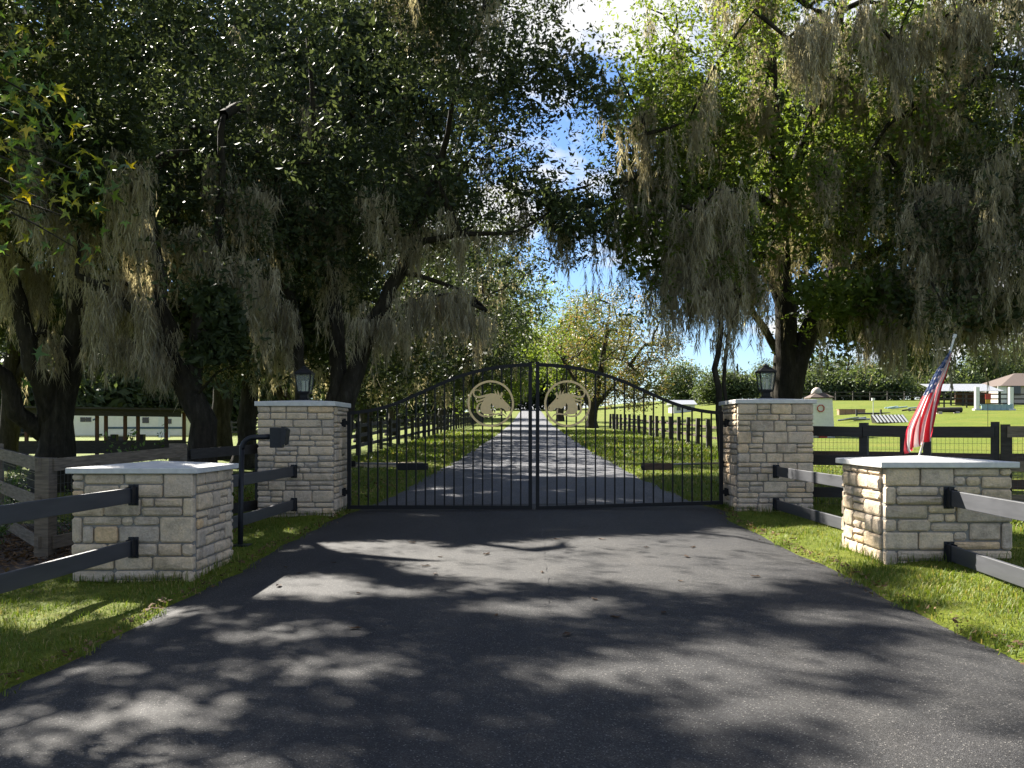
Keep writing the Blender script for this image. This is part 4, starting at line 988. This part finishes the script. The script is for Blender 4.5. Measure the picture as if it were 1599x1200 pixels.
FAR = [ # proto, x px, depth, scale, label
 (fc, 1262, 150, 1.1, 'low grey green bush at the left end of the far right tree line'), (fb, 1290, 156, 1.0, 'bushy tree behind the small white tower'),
 (fc, 1322, 150, 1.25, 'dark rounded bush right of the small white tower in the far tree line'), (fb, 1352, 158, .85, 'bushy tree above the tan jump box'),
 (fc, 1385, 149, 1.3, 'bright bush in the far tree line above the striped jump panel'), (fa, 1425, 160, 1.25, 'tall dark tree standing out of the far tree line left of the flag'),
 (fb, 1458, 156, .95, 'bushy tree behind the flag cloth in the far tree line'), (fc, 1495, 150, 1.3, 'rounded bush behind the open pole barn'),
 (fa, 1535, 165, .95, 'tree rising behind the open pole barn'), (fb, 1580, 170, 1.2, 'tree behind the beige house roof at the right edge'),
 (fa, 1615, 172, 1.4, 'tall tree beyond the right edge behind the beige house'),
 (fb, 1120, 150, .75, 'small tree near the far white cottage'), (fc, 1155, 150, 1.1, 'low bush between the slim oak and the lantern oak'), (fb, 1200, 160, .8, 'bushy tree seen past the right lantern'),
 (fb, 1062, 165, .95, 'round tree left of the far white cottage'),
 (fa, 905, 215, 2.00, 'far tree at the right of the drive end'), (fb, 862, 235, 2.40, 'broad far tree closing the end of the drive'), (fa, 825, 245, 1.92, 'slim far tree straight beyond the drive end'),
 (fb, 785, 230, 2.56, 'broad far tree left of the drive end'), (fa, 745, 215, 2.00, 'far tree seen through the left horse medallion'),
 (fb, 690, 130, 1.71, 'pale sunlit tree behind the left oak row'), (fa, 630, 125, 1.55, 'narrow sunlit tree behind the left oak row'), (fb, 570, 120, 1.71, 'bushy sunlit tree behind the left tall pillar oak'),
 (fa, 455, 105, 1.47, 'sunlit tree far behind the left lantern'), (fb, 370, 100, 1.55, 'bushy sunlit tree far behind the leaning oak'), (fb, 270, 92, 1.40, 'bushy tree behind the right end of the white trailer'),
 (fa, 200, 95, 1.47, 'tree behind the middle of the white trailer'), (fb, 120, 92, 1.55, 'bushy tree behind the left end of the white trailer'), (fc, 45, 85, 2.02, 'yellow green bush at the far left behind the shed'), (fa, -10, 95, 1.71, 'tree at the left edge far behind the shed')]
firsts = set()
for k, (pr, px, Y, s, lb) in enumerate(FAR):
    x = (px - VX) / FPX * Y; q = random.Random(k)
    if pr.name not in firsts:
        firsts.add(pr.name); pr.location = (x, Y, g(x, Y)); pr.scale = (s,) * 3; pr['label'] = lb; o = pr
    else: o = copy_thing(pr, (x, Y, g(x, Y)), q.uniform(0, 6.28), (s * q.uniform(.9, 1.1), s * q.uniform(.9, 1.1), s * q.uniform(.92, 1.1)), lb)
    o['group'] = 'trees far beyond the paddocks'

# ------------------------------------------------------------------ sweetgum leaning in at the left edge
def sweetgum():
    rg = np.random.default_rng(55); x, y = -6.6, 7.6; zb = g(x, y)
    root = thing('sweetgum_tree', 'sweetgum branches with yellow green star shaped leaves at the left edge', 'tree', (x, y, zb)); off = np.array([x, y, zb])
    tb = MB(); tips = []
    tb.tube([(x, y, zb - .2), (x + .05, y, zb + 2), (x + .1, y, zb + 5), (x + .1, y, zb + 8.5)], [.2, .15, .11, .05], 10)
    targets = [V3(70, 160, 7.2), V3(110, 215, 7.6), V3(95, 290, 7.0), V3(140, 275, 7.3), V3(100, 335, 7.4), V3(115, 385, 7.2), V3(40, 250, 7.0), V3(30, 330, 7.3), V3(20, 200, 7.5), V3(10, 120, 7.3), V3(15, 400, 7.1), V3(10, 560, 7.2), V3(120, 345, 7.1)]
    for t in targets:
        t = np.array(t); s = np.array([x + .1, y, min(t[2] + .8, zb + 8)]); m_ = (s + t) / 2 + np.array([0, 0, .35]) + rg.normal(size=3) * .15
        P = [s * (1 - u) ** 2 + 2 * m_ * u * (1 - u) + t * u * u for u in np.linspace(0, 1, 9)]
        tb.tube([Vector(p) for p in P], list(np.linspace(.03, .005, 9)), 5)
        for p in P[4:]: tips += [p + rg.normal(size=3) * np.array([.13, .25, .13]) for _ in range(7)]
        tips += [t + rg.normal(size=3) * np.array([.14, .2, .16]) for _ in range(14)]
    for _ in range(700):                                    # the crown out of frame
        d = unit(rg.normal(size=3)); p = np.array([x, y + .6, zb + 6.6]) + d * np.array([2.2, 2.6, 2.6]) * rg.uniform(.4, 1)
        tips += [p + rg.normal(size=3) * .2 for _ in range(5)]
    tb.build('trunk', M['bark'], root, smooth=True)
    T = np.array(tips); T = T[lit_mask(T)]
    n = len(T); nr = unit(rg.normal(size=(n, 3)) + np.array([0, -.5, .5])); t = unit(np.cross(nr, rg.normal(size=(n, 3))) + np.array([0, 0, -.5])); t = unit(t - nr * np.sum(t * nr, 1)[:, None]); b = np.cross(nr, t)
    ang = np.linspace(-150, 150, 11) ; rad = np.array([.62 if i % 2 == 0 else .30 for i in range(11)]); rad[5] = .34; rad = np.array([.5, .27, .72, .30, .9, .34, .9, .30, .72, .27, .5])
    ang = np.array([-155, -125, -95, -70, -45, 0, 45, 70, 95, 125, 155]); rad[5] = 1.0; ang = np.array([-150, -122, -88, -62, -38, 0, 38, 62, 88, 122, 150]); rad = np.array([.42, .25, .72, .34, .40, 1.0, .40, .34, .72, .25, .42])
    ang = np.array([-145, -118, -78, -55, -30, 0, 30, 55, 78, 118, 145]); rad = np.array([.5, .24, .85, .36, .33, 1.0, .33, .36, .85, .24, .5])
    sz = rg.uniform(.055, .115, n)
    V = np.empty((n, 12, 3)); V[:, 0] = T
    for k in range(11):
        a = R(ang[k]); V[:, k + 1] = T + (t * math.cos(a) + b * math.sin(a)) * (sz * rad[k])[:, None] - nr * (sz * rad[k] ** 2 * .25)[:, None]
    F = np.array([[0, k, k + 1] for k in range(1, 11)])[None] + (np.arange(n) * 12)[:, None, None]
    tint = np.repeat(np.clip(rg.normal(.45, .2, n) + .35 * (rg.random(n) < .16), 0, 1), 10)
    np_mesh('crown', (V.reshape(-1, 3) - off), F.reshape(-1, 3), M['gum_leaf'], root, tint)
sweetgum()

# ------------------------------------------------------------------ grass, litter, small plants
def blades(name, pts, h, wd, m, seed, lean=.5):
    rg = np.random.default_rng(seed); n = len(pts)
    az = rg.uniform(0, 2 * math.pi, n); d = np.stack([np.cos(az), np.sin(az), np.zeros(n)], 1); sd_ = np.stack([-np.sin(az), np.cos(az), np.zeros(n)], 1)
    hh = h * rg.uniform(.5, 1.35, n); ln = lean * rg.uniform(.2, 1.5, n)
    V = np.empty((n, 5, 3)); w_ = wd * rg.uniform(.6, 1.3, n)
    V[:, 0] = pts - sd_ * w_[:, None]; V[:, 1] = pts + sd_ * w_[:, None]
    mid = pts + d * (hh * ln * .4)[:, None] + np.array([0, 0, 1]) * (hh * .6)[:, None]
    V[:, 2] = mid + sd_ * (w_ * .75)[:, None]; V[:, 3] = mid - sd_ * (w_ * .75)[:, None]
    V[:, 4] = pts + d * (hh * ln)[:, None] + np.array([0, 0, 1]) * (hh * np.clip(1 - .25 * ln, .3, 1))[:, None]
    b = (np.arange(n) * 5)[:, None, None]
    F = (b + np.array([[0, 1, 2], [0, 2, 3], [3, 2, 4]])[None]).reshape(-1, 3)
    patch = .5 + .25 * np.sin(pts[:, 0] * 2.3 + 1.3 * np.sin(pts[:, 1] * 1.7)) * np.sin(pts[:, 1] * 1.9)
    tint = np.repeat(np.clip(patch * .7 + .1 + rg.normal(size=n) * .16 + .6 * (rg.random(n) < .10), 0, 1), 3)
    return tag(np_mesh(name, V.reshape(-1, 3), F, m, None, tint), kind='stuff')
def scatter(n, x0, x1, y0, y1, seed, over=0.05):
    rg = np.random.default_rng(seed); y = rg.uniform(y0, y1, n); x = rg.uniform(x0, x1, n)
    l, r = drive_edges(y); wob = rg.normal(size=n) * .045 + .07 * np.sin(y * 4.3 + x) * np.sin(y * 9.7)
    k = (x < l + over + wob) | (x > r - over + wob)
    for (a, b, c) in ((-4.33, -3.12, 14.5), (3.275, 4.485, 14.5), (-4.61, -3.38, 9.2), (3.41, 4.64, 8.82)):
        k &= ~((x > a) & (x < b) & (y > c) & (y < c + b - a))
    x, y = x[k], y[k]
    return np.stack([x, y, gz(x, y) - .015], 1)
P = np.concatenate([scatter(26000, -6.2, -3.0, 4.6, 9.4, 1), scatter(26000, 2.75, 5.6, 4.6, 9.0, 2), scatter(14000, 2.7, 6.0, 9.0, 15.2, 3), scatter(9000, -4.6, -2.8, 9.2, 15.4, 4)])
blades('grass', P, .055, .0035, M['blade'], 5, .7)
P = np.concatenate([scatter(12000, -7, -1.9, 15.9, 30, 6, .1), scatter(14000, 2.2, 9, 15.2, 30, 7, .1), scatter(9000, 6.0, 10, 9, 15.2, 9)])
blades('grass', P, .08, .009, M['blade'], 8, .6)
P = np.concatenate([scatter(14000, -6.0, -1.8, 30, 70, 16, .1), scatter(18000, 2.2, 8, 30, 70, 17, .1)])
blades('grass', P, .12, .022, M['blade'], 18, .6)
# shaggy edge tufts round the pillars and along the asphalt edge
rg = np.random.default_rng(77); pe = []
for (a, b, c) in ((-4.33, -3.12, 14.5), (3.275, 4.485, 14.5), (-4.61, -3.38, 9.2), (3.41, 4.64, 8.82)):
    for _ in range(420):
        t = rg.random(); e = rg.integers(0, 3); o_ = abs(rg.normal()) * .05 + .012
        if e == 0: q = (a + (b - a) * t, c - o_)
        elif e == 1: q = (a - o_, c + (b - a) * t)
        else: q = (b + o_, c + (b - a) * t)
        pe.append((q[0], q[1], g(*q) - .01))
blades('grass', np.array(pe), .11, .004, M['blade'], 78, .5)
# mulch bed and leaf litter under the left fence
mb = MB(); n = 22; cx_, cy_ = -6.9, 11.6
ring = [(cx_ + (2.1 + .25 * math.sin(k * 2.3)) * math.cos(2 * math.pi * k / n), cy_ + (2.3 + .3 * math.sin(k * 1.7)) * math.sin(2 * math.pi * k / n)) for k in range(n)]
mb.add([(cx_, cy_, g(cx_, cy_) + .06)] + [(a, b, g(a, b) + .025) for a, b in ring], [(0, k + 1, (k + 1) % n + 1) for k in range(n)])
tag(mb.build('mulch_bed', M['mulch']), kind='structure')
rg = np.random.default_rng(88); n = 2600
xx = np.concatenate([rg.normal(-6.6, .9, n), rg.normal(-4.9, .4, 300), rg.uniform(-6, -2.3, 500)]); yy = np.concatenate([rg.normal(11.2, 1.0, n), rg.normal(12.2, 1.2, 300), rg.uniform(16, 22, 500)])
l, r = drive_edges(yy); k = (xx < l - .05); xx, yy = xx[k], yy[k]
ye = rg.uniform(4.6, 15, 900); l, r = drive_edges(ye); xe = np.where(rg.random(900) < .5, l + np.abs(rg.normal(size=900)) * .10 - .06, r - np.abs(rg.normal(size=900)) * .10 + .06)
nedge = len(xx); xx = np.concatenate([xx, xe]); yy = np.concatenate([yy, ye])
cen = np.stack([xx, yy, gz(xx, yy) + .045 + rg.uniform(0, .03, len(xx))], 1)
cen[nedge:, 2] -= .03; lsz = rg.uniform(.05, .10, len(xx)); lsz[nedge:] = rg.uniform(.02, .06, 900)
o = leaves('leaf_litter', cen, lsz, rg.random(len(xx)), M['litter'], None, rg, .5, 2.5); tag(o, kind='stuff')
FL = [(870, 845), (1073, 873), (665, 887), (680, 900), (688, 874), (447, 890), (1010, 858), (940, 845), (760, 868), (1180, 905), (560, 930), (1270, 885)]
_q = random.Random(9); FL += [(_q.uniform(430, 1330), _q.uniform(830, 1010)) for _ in range(14)]
fp = None
for k, (px, py) in enumerate(FL):
    p = gp(px, py)
    if fp is None:
        m_ = MB(); q = [(-.045, 0, .004), (-.02, .018, .012), (.02, .02, .006), (.05, 0, .016), (.02, -.02, .004), (-.02, -.017, .013)]
        m_.add(q, [(0, 1, 2, 3), (0, 3, 4, 5)]); fp = m_.build('fallen_leaf', M['litter']); o = fp
    else: o = fp.copy(); COL.objects.link(o)
    o.location = (p.x, p.y, p.z + .014); o.rotation_euler = (0, 0, k * 1.7); o.scale = (1 + .3 * math.sin(k),) * 3
    tag(o, 'small dry brown leaf lying on the dark asphalt apron', 'leaf', 'dry leaves fallen on the apron')
def shrub(name, label, x, y, h, r, n, seed, leaf=.06, up=None, lm='shrub', zb=None):
    rg = np.random.default_rng(seed); zb = g(x, y) if zb is None else zb
    root = thing(name, label, 'plant', (x, y, zb)); off = np.array([x, y, zb]); st = MB(); cen = []
    for k in range(max(4, n // 60)):
        d = rg.normal(size=2) * r * .6; tip = np.array([x + d[0], y + d[1], zb + h * rg.uniform(.5, 1.0)]); b = np.array([x + d[0] * .2, y + d[1] * .2, zb - .05])
        mid = (tip + b) / 2 + rg.normal(size=3) * .05
        st.tube([Vector(b), Vector(mid), Vector(tip)], [.008, .006, .003], 4)
        for t in np.linspace(.25, 1, 12):
            p = b * (1 - t) ** 2 + 2 * mid * t * (1 - t) + tip * t * t
            for _ in range(5): cen.append(p + rg.normal(size=3) * leaf * .9)
    st.build('stem', M['bark'], root)
    cen = np.array(cen); leaves('foliage', cen - off, leaf * rg.uniform(.6, 1.3, len(cen)), np.clip(rg.normal(.5, .22, len(cen)), 0, 1), M[lm], root, rg, .55, .8)
shrub('climbing_shrub', 'reddish tipped shrub leaning on the grey board fence top', -5.75, 13.4, 1.42, .42, 700, 61, .07)
shrub('leafy_weed', 'tall leafy weed in front of the left end of the grey board fence', -7.0, 11.9, 1.05, .35, 420, 62, .055)
shrub('leafy_weed', 'low leafy weed beside the grey fence post', -5.95, 11.9, .6, .4, 420, 63, .05)
shrub('leafy_weed', 'low green weed behind the low shaded pillar cap', -5.15, 12.4, .8, .4, 420, 64, .05)
shrub('leafy_weed', 'spreading weed on the mulch near the left edge', -6.6, 10.7, .55, .5, 420, 65, .05)
shrub('leafy_weed', 'green weed clump behind the black fence near the left tall pillar', -5.5, 15.4, .85, .6, 600, 66, .06)
shrub('leafy_weed', 'broad green weed clump beyond the grey board fence at the far left', -8.6, 15.2, .9, .8, 700, 67, .07)

# ------------------------------------------------------------------ left background: open shed, trailer
def shed():
    Y = 35; s = Y / FPX
    x0, x1 = (-40 - VX) * s, (292 - VX) * s; zg = g(-16, Y); zt = CAMZ + (HY - 638) * s
    root = thing('open_shed', 'long low open shed with dark roof and red brown posts at the left', 'shed', ((x0 + x1) / 2, Y, zg))
    rf = MB(); rf.add([(x0, Y - .9, zt + .10), (x1, Y - .9, zt - .02), (x1, Y + 3.4, zt - .10), (x0, Y + 3.4, zt + .02), (x0, Y - .9, zt + .03), (x1, Y - .9, zt - .09), (x1, Y + 3.4, zt - .17), (x0, Y + 3.4, zt - .05)],
           [(0, 1, 2, 3), (7, 6, 5, 4), (0, 4, 5, 1), (1, 5, 6, 2), (2, 6, 7, 3), (3, 7, 4, 0)]); rf.build('roof', M['shed_roof'], root)
    MB().beam((x0, Y - .55, zt - .08), (x1, Y - .55, zt - .19), .06, .30).build('fascia_beam', M['board_dark'], root)
    for px in (-20, 42, 152, 166, 196, 216, 260, 288):
        x = (px - VX) * s; MB().box((x, Y, (zg - .3 + zt - .15) / 2), (.11, .11, zt - .15 - zg + .3)).build('post', M['shed_wood'], root)
    MB().beam((x0, Y - .1, zg + .36), (x1, Y - .1, zg + .42), .05, .5).build('low_wall', M['board_dark'], root)
    for px in (157, 201): MB().box(((px - VX) * s, Y + 1.2, zg + .62), (.22, .22, .5)).build('feed_bucket', M['board_black'], root)
    for k in range(40):
        pass
shed()
def trailer():
    Y = 58; s = Y / FPX; x0, x1 = (60 - VX) * s, (287 - VX) * s; zg = g(-26, Y); z0, z1 = zg + .35, 2.78
    root = thing('travel_trailer', 'white travel trailer with blue stripe parked behind the open shed', 'trailer', ((x0 + x1) / 2, Y, zg))
    MB().box(((x0 + x1) / 2, Y + 1.2, (z0 + z1) / 2), (x1 - x0, 2.4, z1 - z0)).build('body', M['trailer'], root, bevel=.12)
    zs = CAMZ + (HY - 668.5) * s
    MB().box(((166 - VX) * s + ((287 - 166) * s) / 2, Y - .012, zs), ((287 - 168) * s, .02, .13)).build('stripe', M['trailer_blue'], root)
    for a, b, c, d in ((126, 652, 134, 659), (134.8, 652, 143, 659), (223, 652, 233, 661), (261, 654.5, 268.5, 662)):
        f = MB().box(((a + b * 0 + c) / 2 * s - VX * s, Y - .015, CAMZ + (HY - (b + d) / 2) * s), ((c - a) * s, .03, (d - b) * s)).build('window', M['window'], root)
    MB().box(((257 - VX) * s, Y - .006, zg + 1.10), (.62 * 1.2, .012, 1.6)).build('door', M['white'], root)
    m_ = MB(); q = [(145, 655), (151, 653), (150, 656), (146, 657.5)]
    m_.add([((a - VX) * s, Y - .02, CAMZ + (HY - b) * s) for a, b in q] + [((a - VX) * s, Y - .001, CAMZ + (HY - b) * s) for a, b in q], [(0, 1, 2, 3), (0, 4, 5, 1), (1, 5, 6, 2), (2, 6, 7, 3), (3, 7, 4, 0)]); m_.build('decal', M['trailer_blue'], root)
    for px in (175, 190):
        m_ = MB(); m_.tube([((px - VX) * s, Y + .05, zg + .34), ((px - VX) * s, Y + .28, zg + .34)], .34, 16); m_.build('wheel', M['board_black'], root)
trailer()
p = gp(30, 681); root = thing('bin', 'dark blue bin standing in the paddock at the far left', 'bin', p)
MB().frust(p, [(.25, 0), (.33, .85), (.35, .86), (.35, .92), (.1, .97)], 4).build('body', M['bin'], root)

# ------------------------------------------------------------------ right paddock
def tower():
    Y = 50; s = Y / FPX; cx = (1284.5 - VX) * s; zg = g(cx, Y + .6); zt = CAMZ + (HY - 622) * s
    root = thing('white_tower', 'small white clapboard jump tower with a dome and red octagon right of the gate pillar', 'jump tower', (cx, Y + .6, zg))
    wb, wt = .66, .56
    n = 11; h = zt - zg
    for k in range(n):
        t0, t1 = k / n, (k + 1) / n; r0 = (wb + (wt - wb) * t0) * 1.414; r1 = (wb + (wt - wb) * t1) * 1.414
        MB().frust((cx, Y + .6, zg + h * t0), [(r0 + .012, 0), (r1 - .006, h / n - .002)], 4).build('clapboard', M['siding'], root)
    MB().frust((cx, Y + .6, zt), [(wt * 1.414 + .12, 0), (wt * 1.414 + .12, .05), (.33, .30)], 4).build('roof', M['shingle'], root)
    MB().frust((cx - .12, Y + .6, zt + .2), [(.30, 0), (.31, .1), (.26, .26), (.16, .36), (.05, .41)], 12, 0).build('dome', M['beige_wall'], root, smooth=True)
    zc_ = CAMZ + (HY - 638) * s; ccx = (1282 - VX) * s; v = []; f = []
    for yy in (0, .03):
        for r in (.215, .165):
            for k in range(8):
                a = math.pi / 8 + k * math.pi / 4; v.append((ccx + r * math.cos(a), Y - .05 + yy, zc_ + r * math.sin(a)))
    for k in range(8):
        k2 = (k + 1) % 8; f += [(k, k2, 8 + k2, 8 + k), (16 + k, 24 + k, 24 + k2, 16 + k2), (k, 16 + k, 16 + k2, k2), (8 + k, 8 + k2, 24 + k2, 24 + k)]
    MB().add(v, f).build('octagon_frame', M['red'], root)
    MB().box(((1284 - VX) * s, Y - .2, zg + .12), (.38, .2, .30)).build('red_box', M['red'], root)
tower()
def jumpbox(label, a, b, ph, m, dpt=.5, base=None):
    p = gp((a + b) / 2, base); s = p.y / FPX; w_ = (b - a) * s; h = ph * s
    root = thing('horse_jump', label, 'horse jump', p); 
    n = max(3, int(w_ / .5))
    for k in range(n): MB().box((p.x - w_ / 2 + w_ * (k + .5) / n, p.y, p.z + h / 2 - .05), (w_ / n - .02, dpt, h + .1)).build('plank', m, root)
    MB().box((p.x, p.y, p.z + h + .02), (w_ + .06, dpt + .06, .05)).build('top_rail', m, root)
    return p, s
jumpbox('tan wooden box jump in the right paddock left of the striped panel', 1309, 1350, 7, M['tan'], .6, 647)
jumpbox('pale blue wall jump between the white standards at the right', 1534, 1580, 8.5, M['lightblue'], .4, 641)
for px in (1526, 1579):
    p = gp(px, 641); s = p.y / FPX; root = thing('jump_standard', 'tall white jump standard at the %s end of the pale blue wall jump' % ('left' if px < 1550 else 'right'), 'jump standard', p)
    MB().box((p.x, p.y, p.z + 18 * s), (.34, .3, 36 * s)).build('column', M['white'], root); MB().box((p.x, p.y, p.z + .06), (.6, .5, .14)).build('foot', M['white'], root)
def log_jump():
    p = gp(1482, 646); s = p.y / FPX; w_ = 40 * s
    root = thing('log_jump', 'long dark log jump lying in the paddock right of the flag', 'horse jump', p)
    MB().tube([(p.x - w_ / 2, p.y, p.z + .28), (p.x + w_ / 2, p.y, p.z + .30)], .22, 10, .06, rnd).build('log', M['log'], root)
    for t in (-.38, .3): MB().box((p.x + t * w_, p.y - .02, p.z + .05), (.3, .5, .25)).build('stand', M['beige_wall'], root)
log_jump()
def panel_jump():
    p = gp(1392, 661); s = p.y / FPX; w_ = 52 * s; h = 13 * s
    root = thing('panel_jump', 'slanted white and dark striped panel jump in front of the flag', 'horse jump', p)
    n = 9
    for k in range(n):
        x = p.x - w_ / 2 + w_ * (k + .5) / n
        MB().beam((x, p.y - .35, p.z + .05), (x - .16, p.y + .3, p.z + h), w_ / n * .45, .03, Vector((0, -1, .8))).build('slat', M['white'], root)
    MB().add([(p.x - w_ / 2, p.y - .33, p.z), (p.x + w_ / 2, p.y - .33, p.z), (p.x + w_ / 2 - .16, p.y + .34, p.z + h), (p.x - w_ / 2 - .16, p.y + .34, p.z + h), (p.x - w_ / 2, p.y + .5, p.z), (p.x + w_ / 2, p.y + .5, p.z)],
             [(0, 1, 2, 3), (0, 3, 4), (1, 5, 2), (3, 2, 5, 4)]).build('backing', M['board_black'], root)
panel_jump()
def rail_jump():
    p = gp(1352, 649); s = p.y / FPX
    root = thing('rail_jump', 'low black pole jump with two short posts in the paddock', 'horse jump', p)
    MB().tube([(p.x - 14 * s, p.y, p.z + .14), (p.x + 45 * s, p.y + 1, p.z + .2)], .08, 8).build('pole', M['board_black'], root)
    for t in (-14, 24): MB().box((p.x + t * s, p.y, p.z + .22), (.13, .13, .6)).build('post', M['board_black'], root)
rail_jump()
p = gp(1364, 648); s = p.y / FPX; root = thing('marker_post', 'thin white post with a small box top in the right paddock', 'post', p)
MB().tube([p, (p.x, p.y, p.z + 22 * s)], .035, 8).build('post', M['white'], root); MB().box((p.x, p.y, p.z + 24 * s), (.25, .2, .22)).build('box_top', M['white'], root)
p = gp(1543, 657); p = Vector(((1543 - VX) / FPX * 48, 48, 0)); p.z = g(p.x, 48); s = 48 / FPX
root = thing('field_marker', 'red over yellow marker board on a thin stake at the right', 'sign', p); zt = CAMZ + (HY - 616) * s
MB().tube([p, (p.x, p.y, zt)], .014, 6).build('stake', M['iron'], root)
MB().box((p.x, p.y - .03, zt - .12), (.30, .02, .28)).build('red_board', M['red'], root); MB().box((p.x, p.y - .03, zt - .38), (.26, .02, .2)).build('yellow_board', M['yellow'], root)
# low jumping blocks far off
for px, py, w_, lb, mm in ((1398, 640, 1.6, 'pale low jumping blocks far back in the paddock', 'lightblue'), (1425, 644, 1.3, 'brown brush pile in the paddock beside the flag', 'log'), (1283, 659, 1.5, 'grey poles lying in the grass by the white tower', 'steel')):
    p = gp(px + (40 if py == 659 else 0), py); root = thing('jump_part', lb, 'horse jump', p); q = random.Random(px)
    for k in range(5):
        a = Vector((p.x + q.uniform(-w_, w_) * .8, p.y + q.uniform(-.6, .6), p.z + .1 + .1 * q.random())); MB().tube([a, a + Vector((q.uniform(.6, 1.6), q.uniform(-.3, .3), q.uniform(0, .2)))], .07, 7).build('pole', M[mm], root)
# pole barn and house
def barn():
    Y = 100; s = Y / FPX; x0, x1 = (1462 - VX) * s, (1566 - VX) * s; zg = g((x0 + x1) / 2, Y); z0 = CAMZ + (HY - 611) * s; z1 = CAMZ + (HY - 597) * s
    zg = min(zg, z0 - 2.2)
    root = thing('pole_barn', 'open pole barn with grey metal roof at the right', 'barn', ((x0 + x1) / 2, Y, zg))
    n = 14
    for k in range(n):
        a, b = x0 + (x1 - x0) * k / n, x0 + (x1 - x0) * (k + 1) / n - .05
        MB().add([(a, Y - .5, z0), (b, Y - .5, z0), (b, Y + 4, z1), (a, Y + 4, z1), (a, Y - .5, z0 - .06), (b, Y - .5, z0 - .06), (b, Y + 4, z1 - .06), (a, Y + 4, z1 - .06)],
                 [(0, 1, 2, 3), (7, 6, 5, 4), (0, 4, 5, 1), (1, 5, 6, 2), (2, 6, 7, 3), (3, 7, 4, 0)]).build('roof_panel', M['metal_roof'], root)
    for k in range(6):
        x = x0 + .3 + (x1 - x0 - .6) * k / 5; MB().box((x, Y, (zg + z0) / 2 - .1), (.16, .16, z0 - zg + .1)).build('post', M['board_dark'], root)
    MB().box((x1 - 2.0, Y + 3, (zg + z0) / 2), (3.6, .1, z0 - zg)).build('back_wall', M['shed_wood'], root)
barn()
def house():
    Y = 105; s = Y / FPX; x0, x1 = (1566 - VX) * s, (1710 - VX) * s; z0 = CAMZ + (HY - 603) * s; zg = min(g(x0 + 4, Y), z0 - 2)
    root = thing('house', 'beige house with brown shingle roof at the right edge', 'house', ((x0 + x1) / 2, Y, zg))
    MB().box(((x0 + x1) / 2, Y + 4, (zg + z0) / 2), (x1 - x0, 8, z0 - zg)).build('wall', M['beige_wall'], root)
    e = .4; zr = z0 + 1.7
    MB().add([(x0 - e, Y - e, z0), (x1 + e, Y - e, z0), (x1 + e, Y + 8 + e, z0), (x0 - e, Y + 8 + e, z0), (x0 + 3.5, Y + 4, zr), (x1 - 3.5, Y + 4, zr)], [(0, 1, 5, 4), (1, 2, 5), (2, 3, 4, 5), (3, 0, 4), (3, 2, 1, 0)]).build('roof', M['shingle'], root)
    MB().box(((1587 - VX) * s, Y - .03, zg + 1.6), (1.0, .08, 1.1)).build('window', M['window'], root); MB().box(((1565 - VX) * s, Y - .03, zg + 1.1), (1.0, .08, 2.0)).build('door', M['white'], root)
house()
def cottage():
    Y = 130; s = Y / FPX; cx = (1069 - VX) * s; zg = g(cx, Y) - .6; z0 = zg + 1.7
    root = thing('cottage', 'far white cottage with low grey roof behind the right gate leaf', 'house', (cx, Y, zg))
    MB().box((cx, Y + 2.5, (zg + z0) / 2), (3.0, 5, z0 - zg)).build('wall', M['white'], root)
    MB().add([(cx - 1.8, Y - .4, z0), (cx + 1.8, Y - .4, z0), (cx + 1.8, Y + 5.4, z0), (cx - 1.8, Y + 5.4, z0), (cx - 1.8, Y + 2.5, z0 + .7), (cx + 1.8, Y + 2.5, z0 + .7)], [(0, 1, 5, 4), (1, 2, 5), (2, 3, 4, 5), (3, 0, 4), (3, 2, 1, 0)]).build('roof', M['metal_roof'], root)
    for d in (-.8, .6): MB().box((cx + d, Y - .03, zg + 1.15), (.55, .06, .55)).build('window', M['window'], root)
cottage()
p0 = gp(1455, 641); 
board_fence('board_fence', 'dark rail fence running past the pole barn at the far right', [((1440 - VX) / FPX * 92, 92), ((1620 - VX) / FPX * 88, 88)], 1.45, [1.4, .95, .5], 2.0, M['board_dark'], M['board_dark'], .13, .04, .15, seed=14)
board_fence('board_fence', 'faint dark rail fence along the foot of the far right tree line', [((1225 - VX) / FPX * 140, 140), ((1440 - VX) / FPX * 140, 140)], 1.4, [1.35, .8], 2.6, M['board_dark'], M['board_dark'], .14, .04, .16, seed=15)
# mulch border of the bed inside the gate on the left
root = thing('bed_edging', 'pale stone edging of the flower bed inside the gate on the left', 'edging', (-4.6, 26.5, g(-4.6, 26.5)))
for k in range(9): 
    x = -6.0 + k * .34; MB().box((x, 26.5 + .1 * math.sin(k), g(x, 26.5) + .05), (.31, .16, .18)).build('edging_stone', M['stone'], root)
